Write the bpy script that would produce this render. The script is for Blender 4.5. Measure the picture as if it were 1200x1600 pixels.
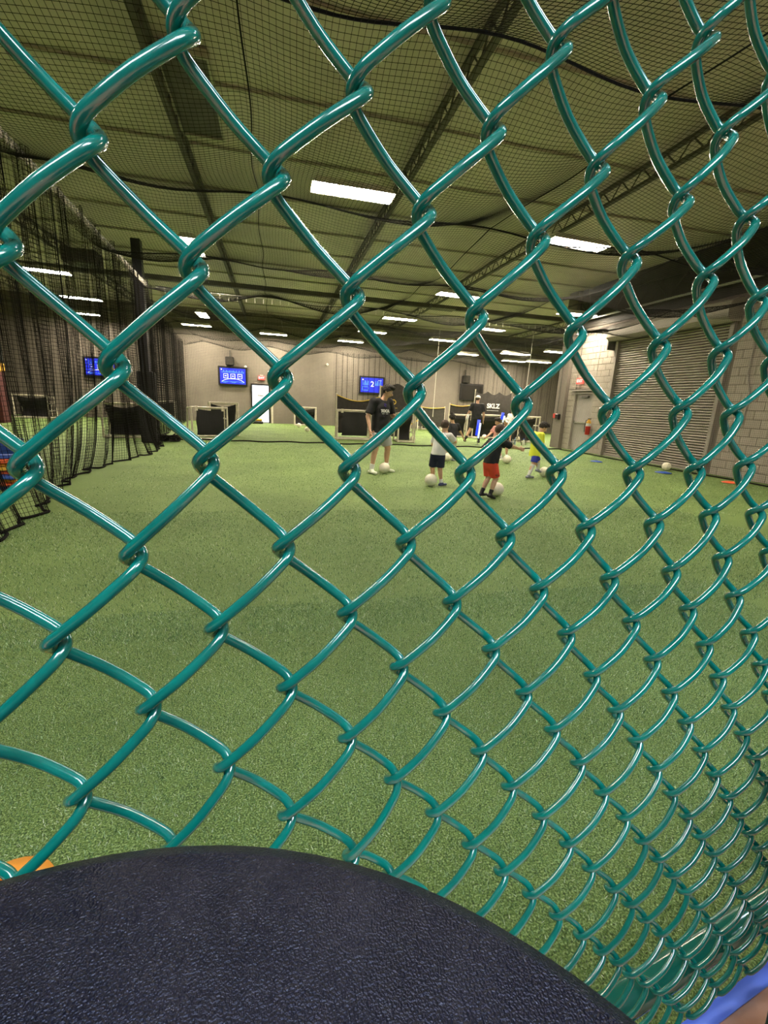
import bpy, math, random
import numpy as np
from mathutils import Vector, Matrix
for o in list(bpy.data.objects): bpy.data.objects.remove(o)
SC = bpy.context.scene; COL = SC.collection
PI = math.pi
rng = np.random.default_rng(7); random.seed(7)

# ---------------- camera ----------------
CAM_Z = 1.38; YAW = -math.radians(14.0); PITCH = .2389; ROLL = .0487; FPX = 695.0
fwd = Vector((-math.sin(YAW)*math.cos(PITCH), math.cos(YAW)*math.cos(PITCH), -math.sin(PITCH)))
rt = Vector((math.cos(YAW), math.sin(YAW), 0)); up = rt.cross(fwd)
rt2 = rt*math.cos(ROLL)+up*math.sin(ROLL); up2 = up*math.cos(ROLL)-rt*math.sin(ROLL)
cam = bpy.data.objects.new('camera', bpy.data.cameras.new('camera')); COL.objects.link(cam)
m = Matrix.Identity(4)
for r_ in range(3):
    m[r_][0] = rt2[r_]; m[r_][1] = up2[r_]; m[r_][2] = -fwd[r_]
m[0][3] = 0; m[1][3] = 0; m[2][3] = CAM_Z
cam.matrix_world = m
cam.data.sensor_fit = 'HORIZONTAL'; cam.data.sensor_width = 36; cam.data.lens = 36*FPX/1200
cam.data.clip_start = .01; cam.data.clip_end = 200
SC.camera = cam

# ---------------- world, exposure ----------------
W = bpy.data.worlds.new('world'); SC.world = W; W.use_nodes = True
W.node_tree.nodes['Background'].inputs[0].default_value = (1.0, .88, .70, 1)
W.node_tree.nodes['Background'].inputs[1].default_value = .16
SC.view_settings.view_transform = 'Standard'; SC.view_settings.look = 'None'
SC.view_settings.exposure = 1.25; SC.view_settings.gamma = 1.0; SC.view_settings.use_curve_mapping = False
LAMP_STRENGTH = 70.0
LOBBY_STRENGTH = 19.0
WARM = (1.0, .88, .68); COOL = (.72, .86, 1.0)

# ---------------- materials ----------------
MATS = {}
def mat(name, col, rough=.6, metal=0, emit=None, es=0, bump=0, bscale=40, var=0, vscale=3, spec=.5, coat=0, col2=None, stretch=None):
    if name in MATS: return MATS[name]
    M = bpy.data.materials.new(name); M.use_nodes = True; nt = M.node_tree; N = nt.nodes; L = nt.links
    b = N['Principled BSDF']
    b.inputs['Base Color'].default_value = (*col, 1); b.inputs['Roughness'].default_value = rough
    b.inputs['Metallic'].default_value = metal; b.inputs['Specular IOR Level'].default_value = spec
    if coat: b.inputs['Coat Weight'].default_value = coat; b.inputs['Coat Roughness'].default_value = .12
    if emit: b.inputs['Emission Color'].default_value = (*emit, 1); b.inputs['Emission Strength'].default_value = es
    tc = N.new('ShaderNodeTexCoord'); src = tc.outputs['Object']
    if stretch:
        mp = N.new('ShaderNodeMapping'); mp.inputs['Scale'].default_value = stretch; L.new(src, mp.inputs[0]); src = mp.outputs[0]
    if var or col2:
        t = N.new('ShaderNodeTexNoise'); t.inputs['Scale'].default_value = vscale; t.inputs['Detail'].default_value = 5
        L.new(src, t.inputs['Vector'])
        r = N.new('ShaderNodeValToRGB'); c2 = col2 or tuple(c*(1-var) for c in col); c1 = tuple(min(1, c*(1+var)) for c in col) if not col2 else col
        r.color_ramp.elements[0].position = .35; r.color_ramp.elements[1].position = .65
        r.color_ramp.elements[0].color = (*c2, 1); r.color_ramp.elements[1].color = (*c1, 1)
        L.new(t.outputs['Fac'], r.inputs[0]); L.new(r.outputs[0], b.inputs['Base Color'])
    if bump:
        t2 = N.new('ShaderNodeTexNoise'); t2.inputs['Scale'].default_value = bscale; t2.inputs['Detail'].default_value = 4
        L.new(src, t2.inputs['Vector'])
        bp = N.new('ShaderNodeBump'); bp.inputs['Strength'].default_value = bump; bp.inputs['Distance'].default_value = .01
        L.new(t2.outputs['Fac'], bp.inputs['Height']); L.new(bp.outputs[0], b.inputs['Normal'])
    MATS[name] = M; return M
mat('vinyl', (.001, .165, .130), .17, spec=.7, coat=.7, var=.12, vscale=60)
mat('rail_vinyl', (.004, .12, .085), .16, spec=.6, coat=.6)
mat('net', (.012, .011, .009), .9, spec=.1)
mat('rope', (.010, .009, .008), .9, spec=.1)
mat('white_clip', (.75, .70, .60), .5)
mat('blockpaint', (.36, .315, .265), .75, var=.06, vscale=2, bump=.25, bscale=60)
mat('blockjoint', (.17, .145, .12), .85)
mat('backpaint', (.185, .158, .130), .8, var=.08, vscale=1.2, bump=.2, bscale=40)
mat('ceil', (.60, .54, .48), .55, var=.10, vscale=.8, bump=.15, bscale=6)
mat('ceil_seam', (.50, .47, .38), .6)
mat('steel_dark', (.10, .092, .075), .6, var=.2, vscale=3)
mat('steel_and_shade_black', (.045, .040, .033), .7, var=.2)
mat('steel_light', (.42, .42, .40), .45, metal=.3)
mat('black_pole', (.015, .015, .022), .35, var=.2)
mat('black_pad', (.012, .011, .012), .6)
mat('pvc', (.62, .56, .45), .4, var=.08, vscale=8)
mat('blackcloth', (.012, .011, .011), .85, bump=.5, bscale=6)
mat('blackmesh', (.035, .030, .025), .9, var=.2, vscale=8)
mat('yellowtape', (.62, .42, .06), .6)
mat('tvblack', (.01, .009, .009), .3)
mat('tvblue', (.01, .02, .3), .4, emit=(.003, .012, .85), es=.42)
mat('tvlight', (.1, .3, .6), .4, emit=(.05, .22, 1.0), es=.42)
mat('tvwhite', (.6, .6, .7), .4, emit=(.7, .82, 1.0), es=.42)
mat('tvoff', (.02, .017, .014), .25)
mat('daylight', (.9, .95, 1), .4, emit=(.86, .92, 1.0), es=.9)
mat('exitred', (.7, .05, .04), .5, emit=(1.0, .16, .12), es=.3)
mat('exitbox', (.6, .5, .42), .5)
mat('doorgrey', (.30, .27, .25), .55, var=.05)
mat('framegrey', (.32, .285, .25), .6)
mat('slat', (.38, .34, .29), .45, metal=.15, var=.04, vscale=1.5)
mat('chrome', (.7, .68, .62), .25, metal=.9)
mat('red', (.45, .02, .015), .4)
mat('yellowpad', (.65, .36, .03), .6)
mat('darkredpad', (.07, .012, .012), .7)
mat('greenpad', (.012, .02, .012), .7)
mat('ball', (.80, .74, .60), .5, var=.05, vscale=10)
mat('ballseam', (.42, .38, .30), .6)
mat('terracotta', (.78, .40, .26), .30, var=.10, vscale=5, bump=.1, bscale=90)
mat('bluepaint', (.12, .22, 1.0), .3, var=.08, vscale=8)
mat('concrete', (.25, .24, .22), .8, var=.1)
mat('orange', (.85, .33, .03), .5, var=.05)
mat('coneblue', (.03, .09, .42), .5)
mat('cone_red', (.75, .12, .04), .5)
mat('stoolmetal', (.012, .012, .014), .35, metal=.4)
mat('skin', (.62, .36, .24), .5, var=.05, vscale=20)
mat('skin_dark', (.23, .12, .07), .5)
mat('lips', (.38, .12, .09), .5)
mat('hairdark', (.016, .010, .007), .7, bump=.8, bscale=60)
mat('hairbrown', (.075, .045, .030), .7, bump=.6, bscale=60)
mat('eyewhite', (.8, .78, .74), .3); mat('eyedark', (.01, .01, .01), .3)
mat('shirtblack', (.010, .010, .012), .8, bump=.3, bscale=9)
mat('shirtwhite', (.78, .76, .74), .8, bump=.3, bscale=9)
mat('shirtyellow', (.72, .76, .05), .7, bump=.3, bscale=9)
mat('shirtpink', (.80, .38, .34), .8)
mat('greyshorts', (.42, .41, .42), .8, bump=.3, bscale=9)
mat('greypants', (.40, .37, .32), .8, bump=.3, bscale=9)
mat('navy', (.012, .015, .045), .8)
mat('redshorts', (.78, .075, .035), .7, bump=.3, bscale=9)
mat('blueshorts', (.02, .035, .36), .7)
mat('purple', (.09, .05, .38), .6)
mat('shoewhite', (.75, .78, .62), .5); mat('shoegrey', (.25, .26, .32), .5); mat('shoeblue', (.06, .07, .17), .5)
mat('glowblue', (.02, .05, .6), .4, emit=(.02, .05, 1.0), es=.5)
mat('glowwhite', (.8, .85, 1), .4, emit=(.6, .75, 1.0), es=.45)
mat('bottleblue', (.45, .60, .75), .15)
mat('lamp', (.9, .9, .85), .5, emit=WARM, es=LAMP_STRENGTH)
mat('lamp_cool', (.9, .9, .9), .5, emit=COOL, es=LOBBY_STRENGTH)
mat('housing', (.70, .66, .55), .4)

def turf_mat():
    M = bpy.data.materials.new('turf'); M.use_nodes = True; N = M.node_tree.nodes; L = M.node_tree.links; b = N['Principled BSDF']
    tc = N.new('ShaderNodeTexCoord')
    t = N.new('ShaderNodeTexNoise'); t.inputs['Scale'].default_value = 170; t.inputs['Detail'].default_value = 3; L.new(tc.outputs['Object'], t.inputs[0])
    r = N.new('ShaderNodeValToRGB'); e = r.color_ramp.elements
    e[0].position = .32; e[0].color = (.035, .060, .020, 1); e[1].position = .72; e[1].color = (.46, .56, .27, 1)
    k = e.new(.52); k.color = (.155, .245, .058, 1)
    L.new(t.outputs[0], r.inputs[0])
    t2 = N.new('ShaderNodeTexNoise'); t2.inputs['Scale'].default_value = .9; t2.inputs['Detail'].default_value = 4; L.new(tc.outputs['Object'], t2.inputs[0])
    mx = N.new('ShaderNodeMixRGB'); mx.blend_type = 'MULTIPLY'; mx.inputs[0].default_value = 1
    r2 = N.new('ShaderNodeValToRGB'); r2.color_ramp.elements[0].color = (.82, .84, .80, 1); r2.color_ramp.elements[1].color = (1.08, 1.08, 1.08, 1)
    r2.color_ramp.elements[0].position = .35; r2.color_ramp.elements[1].position = .65
    L.new(t2.outputs[0], r2.inputs[0]); L.new(r.outputs[0], mx.inputs[1]); L.new(r2.outputs[0], mx.inputs[2]); L.new(mx.outputs[0], b.inputs['Base Color'])
    b.inputs['Roughness'].default_value = .7; b.inputs['Specular IOR Level'].default_value = .25
    bp = N.new('ShaderNodeBump'); bp.inputs['Strength'].default_value = .6; bp.inputs['Distance'].default_value = .012
    L.new(t.outputs[0], bp.inputs['Height']); L.new(bp.outputs[0], b.inputs['Normal'])
    MATS['turf'] = M
turf_mat()
def blade_mat():
    M = bpy.data.materials.new('blade'); M.use_nodes = True; N = M.node_tree.nodes; L = M.node_tree.links; b = N['Principled BSDF']
    g = N.new('ShaderNodeNewGeometry'); r = N.new('ShaderNodeValToRGB'); e = r.color_ramp.elements
    e[0].color = (.025, .075, .02, 1); e[1].color = (.75, .80, .62, 1); k = e.new(.5); k.color = (.17, .31, .11, 1); k2 = e.new(.85); k2.color = (.42, .56, .30, 1)
    L.new(g.outputs['Random Per Island'], r.inputs[0]); L.new(r.outputs[0], b.inputs['Base Color'])
    b.inputs['Roughness'].default_value = .45
    MATS['blade'] = M
blade_mat()
def seat_mat():
    M = bpy.data.materials.new('seat_vinyl'); M.use_nodes = True; N = M.node_tree.nodes; L = M.node_tree.links; b = N['Principled BSDF']
    tc = N.new('ShaderNodeTexCoord')
    t = N.new('ShaderNodeTexNoise'); t.inputs['Scale'].default_value = 1100; t.inputs['Detail'].default_value = 1; L.new(tc.outputs['Object'], t.inputs[0])
    t3 = N.new('ShaderNodeTexNoise'); t3.inputs['Scale'].default_value = 30; t3.inputs['Detail'].default_value = 6; L.new(tc.outputs['Object'], t3.inputs[0])
    r = N.new('ShaderNodeValToRGB'); r.color_ramp.elements[0].color = (.002, .0022, .008, 1); r.color_ramp.elements[1].color = (.006, .0065, .018, 1)
    L.new(t3.outputs[0], r.inputs[0])
    # pale dust specks and scuffs
    v = N.new('ShaderNodeTexNoise'); v.inputs['Scale'].default_value = 700; v.inputs['Detail'].default_value = 1; L.new(tc.outputs['Object'], v.inputs[0])
    rs = N.new('ShaderNodeValToRGB'); rs.color_ramp.elements[0].position = .73; rs.color_ramp.elements[1].position = .78; L.new(v.outputs[0], rs.inputs[0])
    mx = N.new('ShaderNodeMixRGB'); mx.inputs[2].default_value = (.10, .10, .13, 1); L.new(rs.outputs[0], mx.inputs[0]); L.new(r.outputs[0], mx.inputs[1]); L.new(mx.outputs[0], b.inputs['Base Color'])
    b.inputs['Roughness'].default_value = .34; b.inputs['Specular IOR Level'].default_value = .55; b.inputs['Specular Tint'].default_value = (.72, .74, 1.0, 1)
    bp = N.new('ShaderNodeBump'); bp.inputs['Strength'].default_value = .9; bp.inputs['Distance'].default_value = .0016
    L.new(t.outputs[0], bp.inputs['Height']); L.new(bp.outputs[0], b.inputs['Normal'])
    MATS['seat_vinyl'] = M
seat_mat()

# ---------------- mesh helpers ----------------
class MB:
    def __init__(s): s.v = []; s.f = []; s.st = []
    def add(s, v, f):
        n = len(s.v); s.st.append((n, len(s.f))); s.v += [tuple(p) for p in v]; s.f += [tuple(i+n for i in q) for q in f]; return s
    def box(s, x0, x1, y0, y1, z0, z1, bev=0):
        if bev:
            b = bev; ring = lambda z, i: [(x0+i, y0+i, z), (x1-i, y0+i, z), (x1-i, y1-i, z), (x0+i, y1-i, z)]
            v = ring(z0, b)+ring(z0+b, 0)+ring(z1-b, 0)+ring(z1, b)
            f = [(3, 2, 1, 0), (12, 13, 14, 15)]
            for k in range(3):
                for i in range(4): f.append((k*4+i, k*4+(i+1) % 4, k*4+4+(i+1) % 4, k*4+4+i))
            return s.add(v, f)
        return s.add([(x, y, z) for z in (z0, z1) for y in (y0, y1) for x in (x0, x1)],
                     [(0, 2, 3, 1), (4, 5, 7, 6), (0, 1, 5, 4), (2, 6, 7, 3), (0, 4, 6, 2), (1, 3, 7, 5)])
    def tube(s, pts, r, n=8, cap=True):
        P = [Vector(p) for p in pts]; R = r if isinstance(r, (list, tuple)) else [r]*len(P)
        v = []; f = []; ref = Vector((0, 0, 1))
        for i, p in enumerate(P):
            t = (P[min(i+1, len(P)-1)]-P[max(i-1, 0)]).normalized()
            a = t.cross(ref)
            if a.length < .15: a = t.cross(Vector((1, 0, 0)))
            if i and (a.dot(pa) < 0): a = -a
            a.normalize()
            if i: 
                a2 = (pa - t*pa.dot(t))
                if a2.length > .1: a = a2.normalized()
            pa = a; b = t.cross(a)
            for k in range(n):
                q = 2*PI*k/n; v.append(p+(a*math.cos(q)+b*math.sin(q))*R[i])
        for i in range(len(P)-1):
            for k in range(n):
                f.append((i*n+k, i*n+(k+1) % n, (i+1)*n+(k+1) % n, (i+1)*n+k))
        if cap: f.append(tuple(range(n))[::-1]); f.append(tuple((len(P)-1)*n+k for k in range(n)))
        return s.add(v, f)
    def lathe(s, prof, n=24, c=(0, 0, 0)):
        v = [(c[0]+r*math.cos(2*PI*k/n), c[1]+r*math.sin(2*PI*k/n), c[2]+z) for r, z in prof for k in range(n)]
        f = [(i*n+k, i*n+(k+1) % n, (i+1)*n+(k+1) % n, (i+1)*n+k) for i in range(len(prof)-1) for k in range(n)]
        f += [tuple(range(n))[::-1], tuple((len(prof)-1)*n+k for k in range(n))]
        return s.add(v, f)
    def sphere(s, c, r, nu=16, nv=10, sc=(1, 1, 1)):
        prof = [(max(1e-4, math.sin(PI*j/nv)), -math.cos(PI*j/nv)) for j in range(nv+1)]
        v = [(c[0]+r*sc[0]*a*math.cos(2*PI*k/nu), c[1]+r*sc[1]*a*math.sin(2*PI*k/nu), c[2]+r*sc[2]*z) for a, z in prof for k in range(nu)]
        f = [(i*nu+k, i*nu+(k+1) % nu, (i+1)*nu+(k+1) % nu, (i+1)*nu+k) for i in range(nv) for k in range(nu)]
        return s.add(v, f)
    def grid(s, fn, nu, nv):
        v = [fn(i/nu, j/nv) for j in range(nv+1) for i in range(nu+1)]
        f = [(j*(nu+1)+i, j*(nu+1)+i+1, (j+1)*(nu+1)+i+1, (j+1)*(nu+1)+i) for j in range(nv) for i in range(nu)]
        return s.add(v, f)
    def split(s, name, material, parent=None, smooth=False):
        for a, (v0, f0) in enumerate(s.st):
            v1, f1 = s.st[a+1] if a+1 < len(s.st) else (len(s.v), len(s.f))
            q = MB(); q.v = s.v[v0:v1]; q.f = [tuple(i-v0 for i in f) for f in s.f[f0:f1]]; q.build(name, material, parent, smooth)
    def build(s, name, material, parent=None, smooth=False, **kw):
        me = bpy.data.meshes.new(name); me.from_pydata(s.v, [], s.f); me.materials.append(MATS[material])
        if smooth: me.shade_smooth()
        return link(name, me, parent, **kw)
def link(name, data, parent=None, loc=None, rz=0, label=None, cat=None, group=None, kind=None):
    o = bpy.data.objects.new(name, data); COL.objects.link(o)
    if parent: o.parent = parent
    if loc: o.location = loc
    if rz: o.rotation_euler = (0, 0, rz)
    tag(o, label, cat, group, kind); return o
def tag(o, label=None, cat=None, group=None, kind=None):
    if label: o['label'] = label
    if cat: o['category'] = cat
    if group: o['group'] = group
    if kind: o['kind'] = kind
def thing(name, label, cat, loc=(0, 0, 0), rz=0, group=None):
    return link(name, None, None, loc, rz, label, cat, group)
def npmesh(name, V, F, material, parent=None, smooth=False, **kw):
    """fast mesh from numpy verts and quads"""
    V = np.asarray(V, dtype=np.float32); F = np.asarray(F, dtype=np.int32); k = F.shape[1]
    me = bpy.data.meshes.new(name); me.vertices.add(len(V)); me.vertices.foreach_set('co', V.ravel())
    me.loops.add(F.size); me.loops.foreach_set('vertex_index', F.ravel())
    me.polygons.add(len(F)); me.polygons.foreach_set('loop_start', np.arange(0, F.size, k, dtype=np.int32))
    me.update(calc_edges=True); me.materials.append(MATS[material])
    if smooth: me.shade_smooth()
    return link(name, me, parent, **kw)
def copy_tree(o, parent=None):
    c = o.copy(); COL.objects.link(c)
    if parent: c.parent = parent; c.matrix_parent_inverse = o.matrix_parent_inverse
    for ch in list(o.children): copy_tree(ch, c)
    return c
def text(name, s, size, material, parent, M, extrude=.004, bold=0):
    cu = bpy.data.curves.new(name, 'FONT'); cu.body = s; cu.size = size; cu.align_x = 'CENTER'; cu.align_y = 'CENTER'; cu.extrude = extrude; cu.offset = bold
    t = bpy.data.objects.new('tmp', cu); COL.objects.link(t); bpy.context.view_layer.update()
    me = bpy.data.meshes.new_from_object(t.evaluated_get(bpy.context.evaluated_depsgraph_get()))
    bpy.data.objects.remove(t); me.name = name; me.transform(M); me.materials.clear(); me.materials.append(MATS[material])
    return link(name, me, parent)
def face_s(x, y, z):   # upright text that reads when looked at towards +Y
    return Matrix.Translation((x, y, z)) @ Matrix.Rotation(PI/2, 4, 'X')
def face_w(x, y, z):   # upright, reads when looked at towards +X
    return Matrix.Translation((x, y, z)) @ Matrix.Rotation(-PI/2, 4, 'Z') @ Matrix.Rotation(PI/2, 4, 'X')
def strands(P, r):
    """P: (n, k, 3) polylines -> thin three sided tubes (verts, quads)"""
    P = np.asarray(P, dtype=float); n, k, _ = P.shape
    t = np.gradient(P, axis=1); t /= np.linalg.norm(t, axis=2, keepdims=True)+1e-9
    ref = np.where(np.abs(t[..., 2:3]) > .8, np.array([1., 0, 0]), np.array([0, 0, 1.]))
    a = np.cross(t, ref); a /= np.linalg.norm(a, axis=2, keepdims=True)+1e-9; b = np.cross(t, a)
    ang = np.arange(3)*2*PI/3
    V = P[:, :, None, :]+r*(np.cos(ang)[None, None, :, None]*a[:, :, None, :]+np.sin(ang)[None, None, :, None]*b[:, :, None, :])
    idx = np.arange(n*k*3).reshape(n, k, 3)
    A = idx[:, :-1, :]; B = np.roll(A, -1, axis=2); D = idx[:, 1:, :]; C_ = np.roll(D, -1, axis=2)
    F = np.stack([A, B, C_, D], -1).reshape(-1, 4)
    return V.reshape(-1, 3), F
def net_surface(name, fn, U, Vv, r, material='net', su=1, sv=1, parent=None, **kw):
    """fn(u, v) -> (...,3); strands along u for each Vv and along v for each U; su/sv = steps between samples"""
    Us = U[::su] if U[::su][-1] == U[-1] else np.append(U[::su], U[-1]); Vs = Vv[::sv] if Vv[::sv][-1] == Vv[-1] else np.append(Vv[::sv], Vv[-1])
    a, b = np.meshgrid(Us, Vv); V1, F1 = strands(fn(a, b), r)
    a, b = np.meshgrid(Vs, U); V2, F2 = strands(fn(b, a), r)
    return npmesh(name, np.vstack([V1, V2]), np.vstack([F1, F2+len(V1)]), material, parent, **kw)
# ================= SETTING =================
XL, XR, YB = -13.0, 20.0, 26.3
TH = math.radians(9.19)                       # heading of the chain link fence line
tF = Vector((math.cos(TH), math.sin(TH), 0)); nF = Vector((-math.sin(TH), math.cos(TH), 0))
CW = .066; FD = 3.1975*CW; LZ = CAM_Z-12.2*CW  # mesh width, fence distance, height of the lobby floor
def FP(t, n, z): p = tF*t+nF*n; return (p.x, p.y, z)
E_ = .222
# turf floor (clipped along the fence line so that it stops under the lobby edge)
MB().add([FP(-14, E_-.03, 0), FP(22, E_-.03, 0), (21, YB+.3, 0), (XL-.3, YB+.3, 0)], [(0, 1, 2, 3)]).build('floor', 'turf', kind='structure')
# lobby floor: raised slab of terracotta with a blue border under the fence
MB().add([FP(-14, -7, z) for z in (LZ-.16, LZ)][:0] or [FP(-14, -7, LZ-.16), FP(22, -7, LZ-.16), FP(22, E_, LZ-.16), FP(-14, E_, LZ-.16), FP(-14, -7, LZ), FP(22, -7, LZ), FP(22, E_, LZ), FP(-14, E_, LZ)],
         [(3, 2, 1, 0), (4, 5, 6, 7), (0, 1, 5, 4), (1, 2, 6, 5), (2, 3, 7, 6), (3, 0, 4, 7)]).build('floor_lobby', 'terracotta', kind='structure')
MB().add([FP(-14, .203, LZ+.0005), FP(22, .203, LZ+.0005), FP(22, E_, LZ+.0005), FP(-14, E_, LZ+.0005), FP(-14, .203, LZ+.003), FP(22, .203, LZ+.003), FP(22, E_, LZ+.003), FP(-14, E_, LZ+.003)],
         [(4, 5, 6, 7), (0, 1, 5, 4), (1, 2, 6, 5), (2, 3, 7, 6), (3, 0, 4, 7)]).build('trim_1', 'bluepaint', kind='structure')
MB().add([FP(-14, E_-.12, 0), FP(22, E_-.12, 0), FP(22, E_-.02, 0), FP(-14, E_-.02, 0), FP(-14, E_-.12, LZ-.16), FP(22, E_-.12, LZ-.16), FP(22, E_-.02, LZ-.16), FP(-14, E_-.02, LZ-.16)],
         [(4, 5, 6, 7), (0, 1, 5, 4), (1, 2, 6, 5), (2, 3, 7, 6), (3, 0, 4, 7)]).build('wall_platform', 'concrete', kind='structure')
HC = 5.7
MB().box(XL, XR, YB, YB+.2, 0, HC).build('wall_back', 'backpaint', kind='structure')
MB().box(XL-.2, XL, -8, YB+.2, 0, HC).build('wall_left', 'backpaint', kind='structure')
MB().box(XR, XR+.2, 16, YB+.2, 0, HC).build('wall_right_far', 'backpaint', kind='structure')
MB().box(XL, 11.2, -8.2, -8, 0, HC).build('wall_rear', 'backpaint', kind='structure')
ceil = MB().box(XL-.2, XR+.2, -8.2, YB+.2, HC, HC+.15).build('ceiling', 'ceil', kind='structure')
# insulation seams: slim battens across the roof
seam = MB().box(XL, XR, -.03, .03, 0, .04); sm = None
for k in range(15):
    o = seam.build('batten', 'ceil_seam', ceil) if k == 0 else link('batten', sm, ceil)
    sm = o.data; o.location = (0, 1.0+1.75*k, HC-.05)
# open web joists running away from the camera
def joist_mesh(y0, y1, z0, z1, step=.6, r=.018):
    b = MB().box(-.04, .04, y0, y1, z1-.05, z1).box(-.04, .04, y0, y1, z0, z0+.05)
    n = int((y1-y0)/step)
    for i in range(n):
        a = y0+i*step; q = a+step/2
        b.tube([(0, a, z0+.03), (0, q, z1-.03)], r, 4, False).tube([(0, q, z1-.03), (0, a+step, z0+.03)], r, 4, False)
    return b
jb = joist_mesh(0, YB, 5.30, 5.62, .5, .014); jm = None
ORD = ('leftmost', 'second from left', 'third from left', 'fourth from left', 'third from right', 'second from right', 'rightmost')
for k_, x in enumerate((-10.5, -6.2, -1.45, 2.4, 6.3, 13.5, 16.5)):
    if jm is None: o = jb.build('roof_joist', 'steel_dark', kind=None); jm = o.data
    else: o = link('roof_joist', jm)
    o.location = (x, 0, 0); tag(o, 'dark open web steel roof joist above the netting, %s' % ORD[k_], 'joist', 'roof joists above the netting')
tb = joist_mesh(-4, 16, 4.62, 5.25, 1.1, .022)
t = thing('wall_truss', 'long dark truss with thin diagonal bars above the roller door wall', 'truss', (10.75, 0, 0)); 
tb.build('truss_frame', 'steel_and_shade_black', t)
MB().box(10.92, 10.95, -4, 15.5, 4.35, HC).build('wall_shade_band', 'steel_and_shade_black', kind='structure')  # thin dark panel standing in for shade on the unlit upper wall
MB().box(-.07, -.01, -4, 16, 4.57, 4.62).build('bottom_chord', 'steel_light', t, label='light grey bottom chord')
# cross beams
bm_ = MB().box(XL, XR, -.09, .09, 5.0, 5.15); bme = None
for k, y in enumerate((17.5, 25.2)):
    o = bm_.build('roof_beam', 'steel_dark') if k == 0 else link('roof_beam', bme); bme = o.data; o.location = (0, y, 0)
    tag(o, ['dark cross beam under the roof beyond the cross net', 'dark cross beam under the roof next to the back wall'][k], 'beam', 'cross beams')
# right wall: x = 10.9, openings for the door and the roller door
WX = 10.95
wr = MB()
def seg(y0, y1, z0, z1): wr.box(WX, WX+.25, y0, y1, z0, z1)
seg(-8, 9.35, 0, HC); seg(9.35, 13.25, 4.0, HC); seg(13.25, 14.10, 0, HC); seg(14.10, 15.15, 2.10, HC); seg(15.15, 16.1, 0, HC)
wr.box(WX-.16, WX, 15.55, 16.1, 0, HC)
wr = wr.build('wall_right', 'blockjoint', kind='structure')
MB().box(WX+.25, XR, 16.0, 16.1, 0, HC).build('wall_return', 'backpaint', kind='structure')
blk = MB().box(-.018, 0, .006, .394, .006, .197, bev=.004); bme = None; half = MB().box(-.018, 0, .006, .194, .006, .197, bev=.004); hme = None
def block(y, z, hf=False):
    global bme, hme
    if hf:
        o = half.build('concrete_block', 'blockpaint', wr) if hme is None else link('concrete_block', hme, wr); hme = o.data
    else:
        o = blk.build('concrete_block', 'blockpaint', wr) if bme is None else link('concrete_block', bme, wr); bme = o.data
    o.location = (WX, y, z)
bme = None
def field(y0, y1, z0, z1):
    for j in range(int((z1-z0)/.203)):
        z = z0+j*.203; y = y0+(.2 if j % 2 else 0)
        if j % 2: block(y0, z, True)
        while y+.4 <= y1+.01: block(y, z); y += .4
        if y+.2 <= y1+.01: block(y, z, True)
field(13.30, 14.10, 0, 4.1); field(15.15, 15.55, 0, 4.1); field(14.10, 15.15, 2.24, 4.1); field(6.2, 9.3, 0, 4.1)
# grey exit door in the right wall
d = MB().box(WX+.06, WX+.11, 14.14, 15.11, .01, 2.06).build('door_1', 'doorgrey', kind='structure')
MB().box(WX-.02, WX+.12, 14.08, 14.14, 0, 2.12).box(WX-.02, WX+.12, 15.11, 15.17, 0, 2.12).box(WX-.02, WX+.12, 14.14, 15.11, 2.06, 2.12).build('door_frame', 'framegrey', d)
MB().box(WX-.10, WX-.0, 13.95, 15.3, 2.16, 2.22).build('drip_cap', 'framegrey', d)
MB().box(WX-.01, WX+.05, 14.20, 15.03, 1.02, 1.06).box(WX-.01, WX+.06, 14.20, 14.28, .99, 1.09).box(WX-.01, WX+.06, 14.95, 15.03, .99, 1.09).build('push_bar', 'chrome', d)
MB().box(WX-.02, WX+.06, 14.4, 14.75, 1.93, 2.0).build('door_closer', 'steel_dark', d)
# roller door
rd = link('door_2', None, None, (WX, 0, 0), kind='structure')
def slat_mesh():
    prof = [(.10, .004), (.022, .012), (.010, .032), (.018, .054), (.10, .0705)]
    v = [(x, y, z) for y in (9.42, 13.2) for x, z in prof]+[(.105, y, z) for y in (9.42, 13.2) for z in (0, .0705)]
    f = [(i, i+1, i+6, i+5) for i in range(4)]
    return MB().add(v, f)
sl = slat_mesh(); sme = None
for k in range(56):
    o = sl.build('slat', 'slat', rd) if k == 0 else link('slat', sme, rd); sme = o.data; o.location = (0, 0, .05+k*.0705)
MB().box(.01, .06, 9.42, 13.2, 0, .055).build('bottom_bar', 'framegrey', rd)
MB().box(-.09, .10, 9.32, 9.42, 0, 4.0, bev=.01).build('guide', 'framegrey', rd)
MB().box(-.09, .10, 13.2, 13.30, 0, 4.0, bev=.01).build('guide', 'framegrey', rd)
hb = MB(); prof = [(0.0, 3.72), (-.30, 3.70), (-.42, 3.80), (-.44, 4.02), (-.36, 4.16), (-.2, 4.24), (0, 4.26)]
v = [(x, y, z) for y in (9.25, 13.4) for x, z in prof]; n = len(prof)
hb.add(v, [(i, i+1, i+1+n, i+n) for i in range(n-1)]+[tuple(range(n)), tuple(range(n, 2*n))[::-1]])
hb.build('coil_hood', 'slat', rd)
MB().box(-.30, -.02, 13.40, 13.46, 3.45, 3.75).build('bracket', 'steel_dark', rd)
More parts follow.
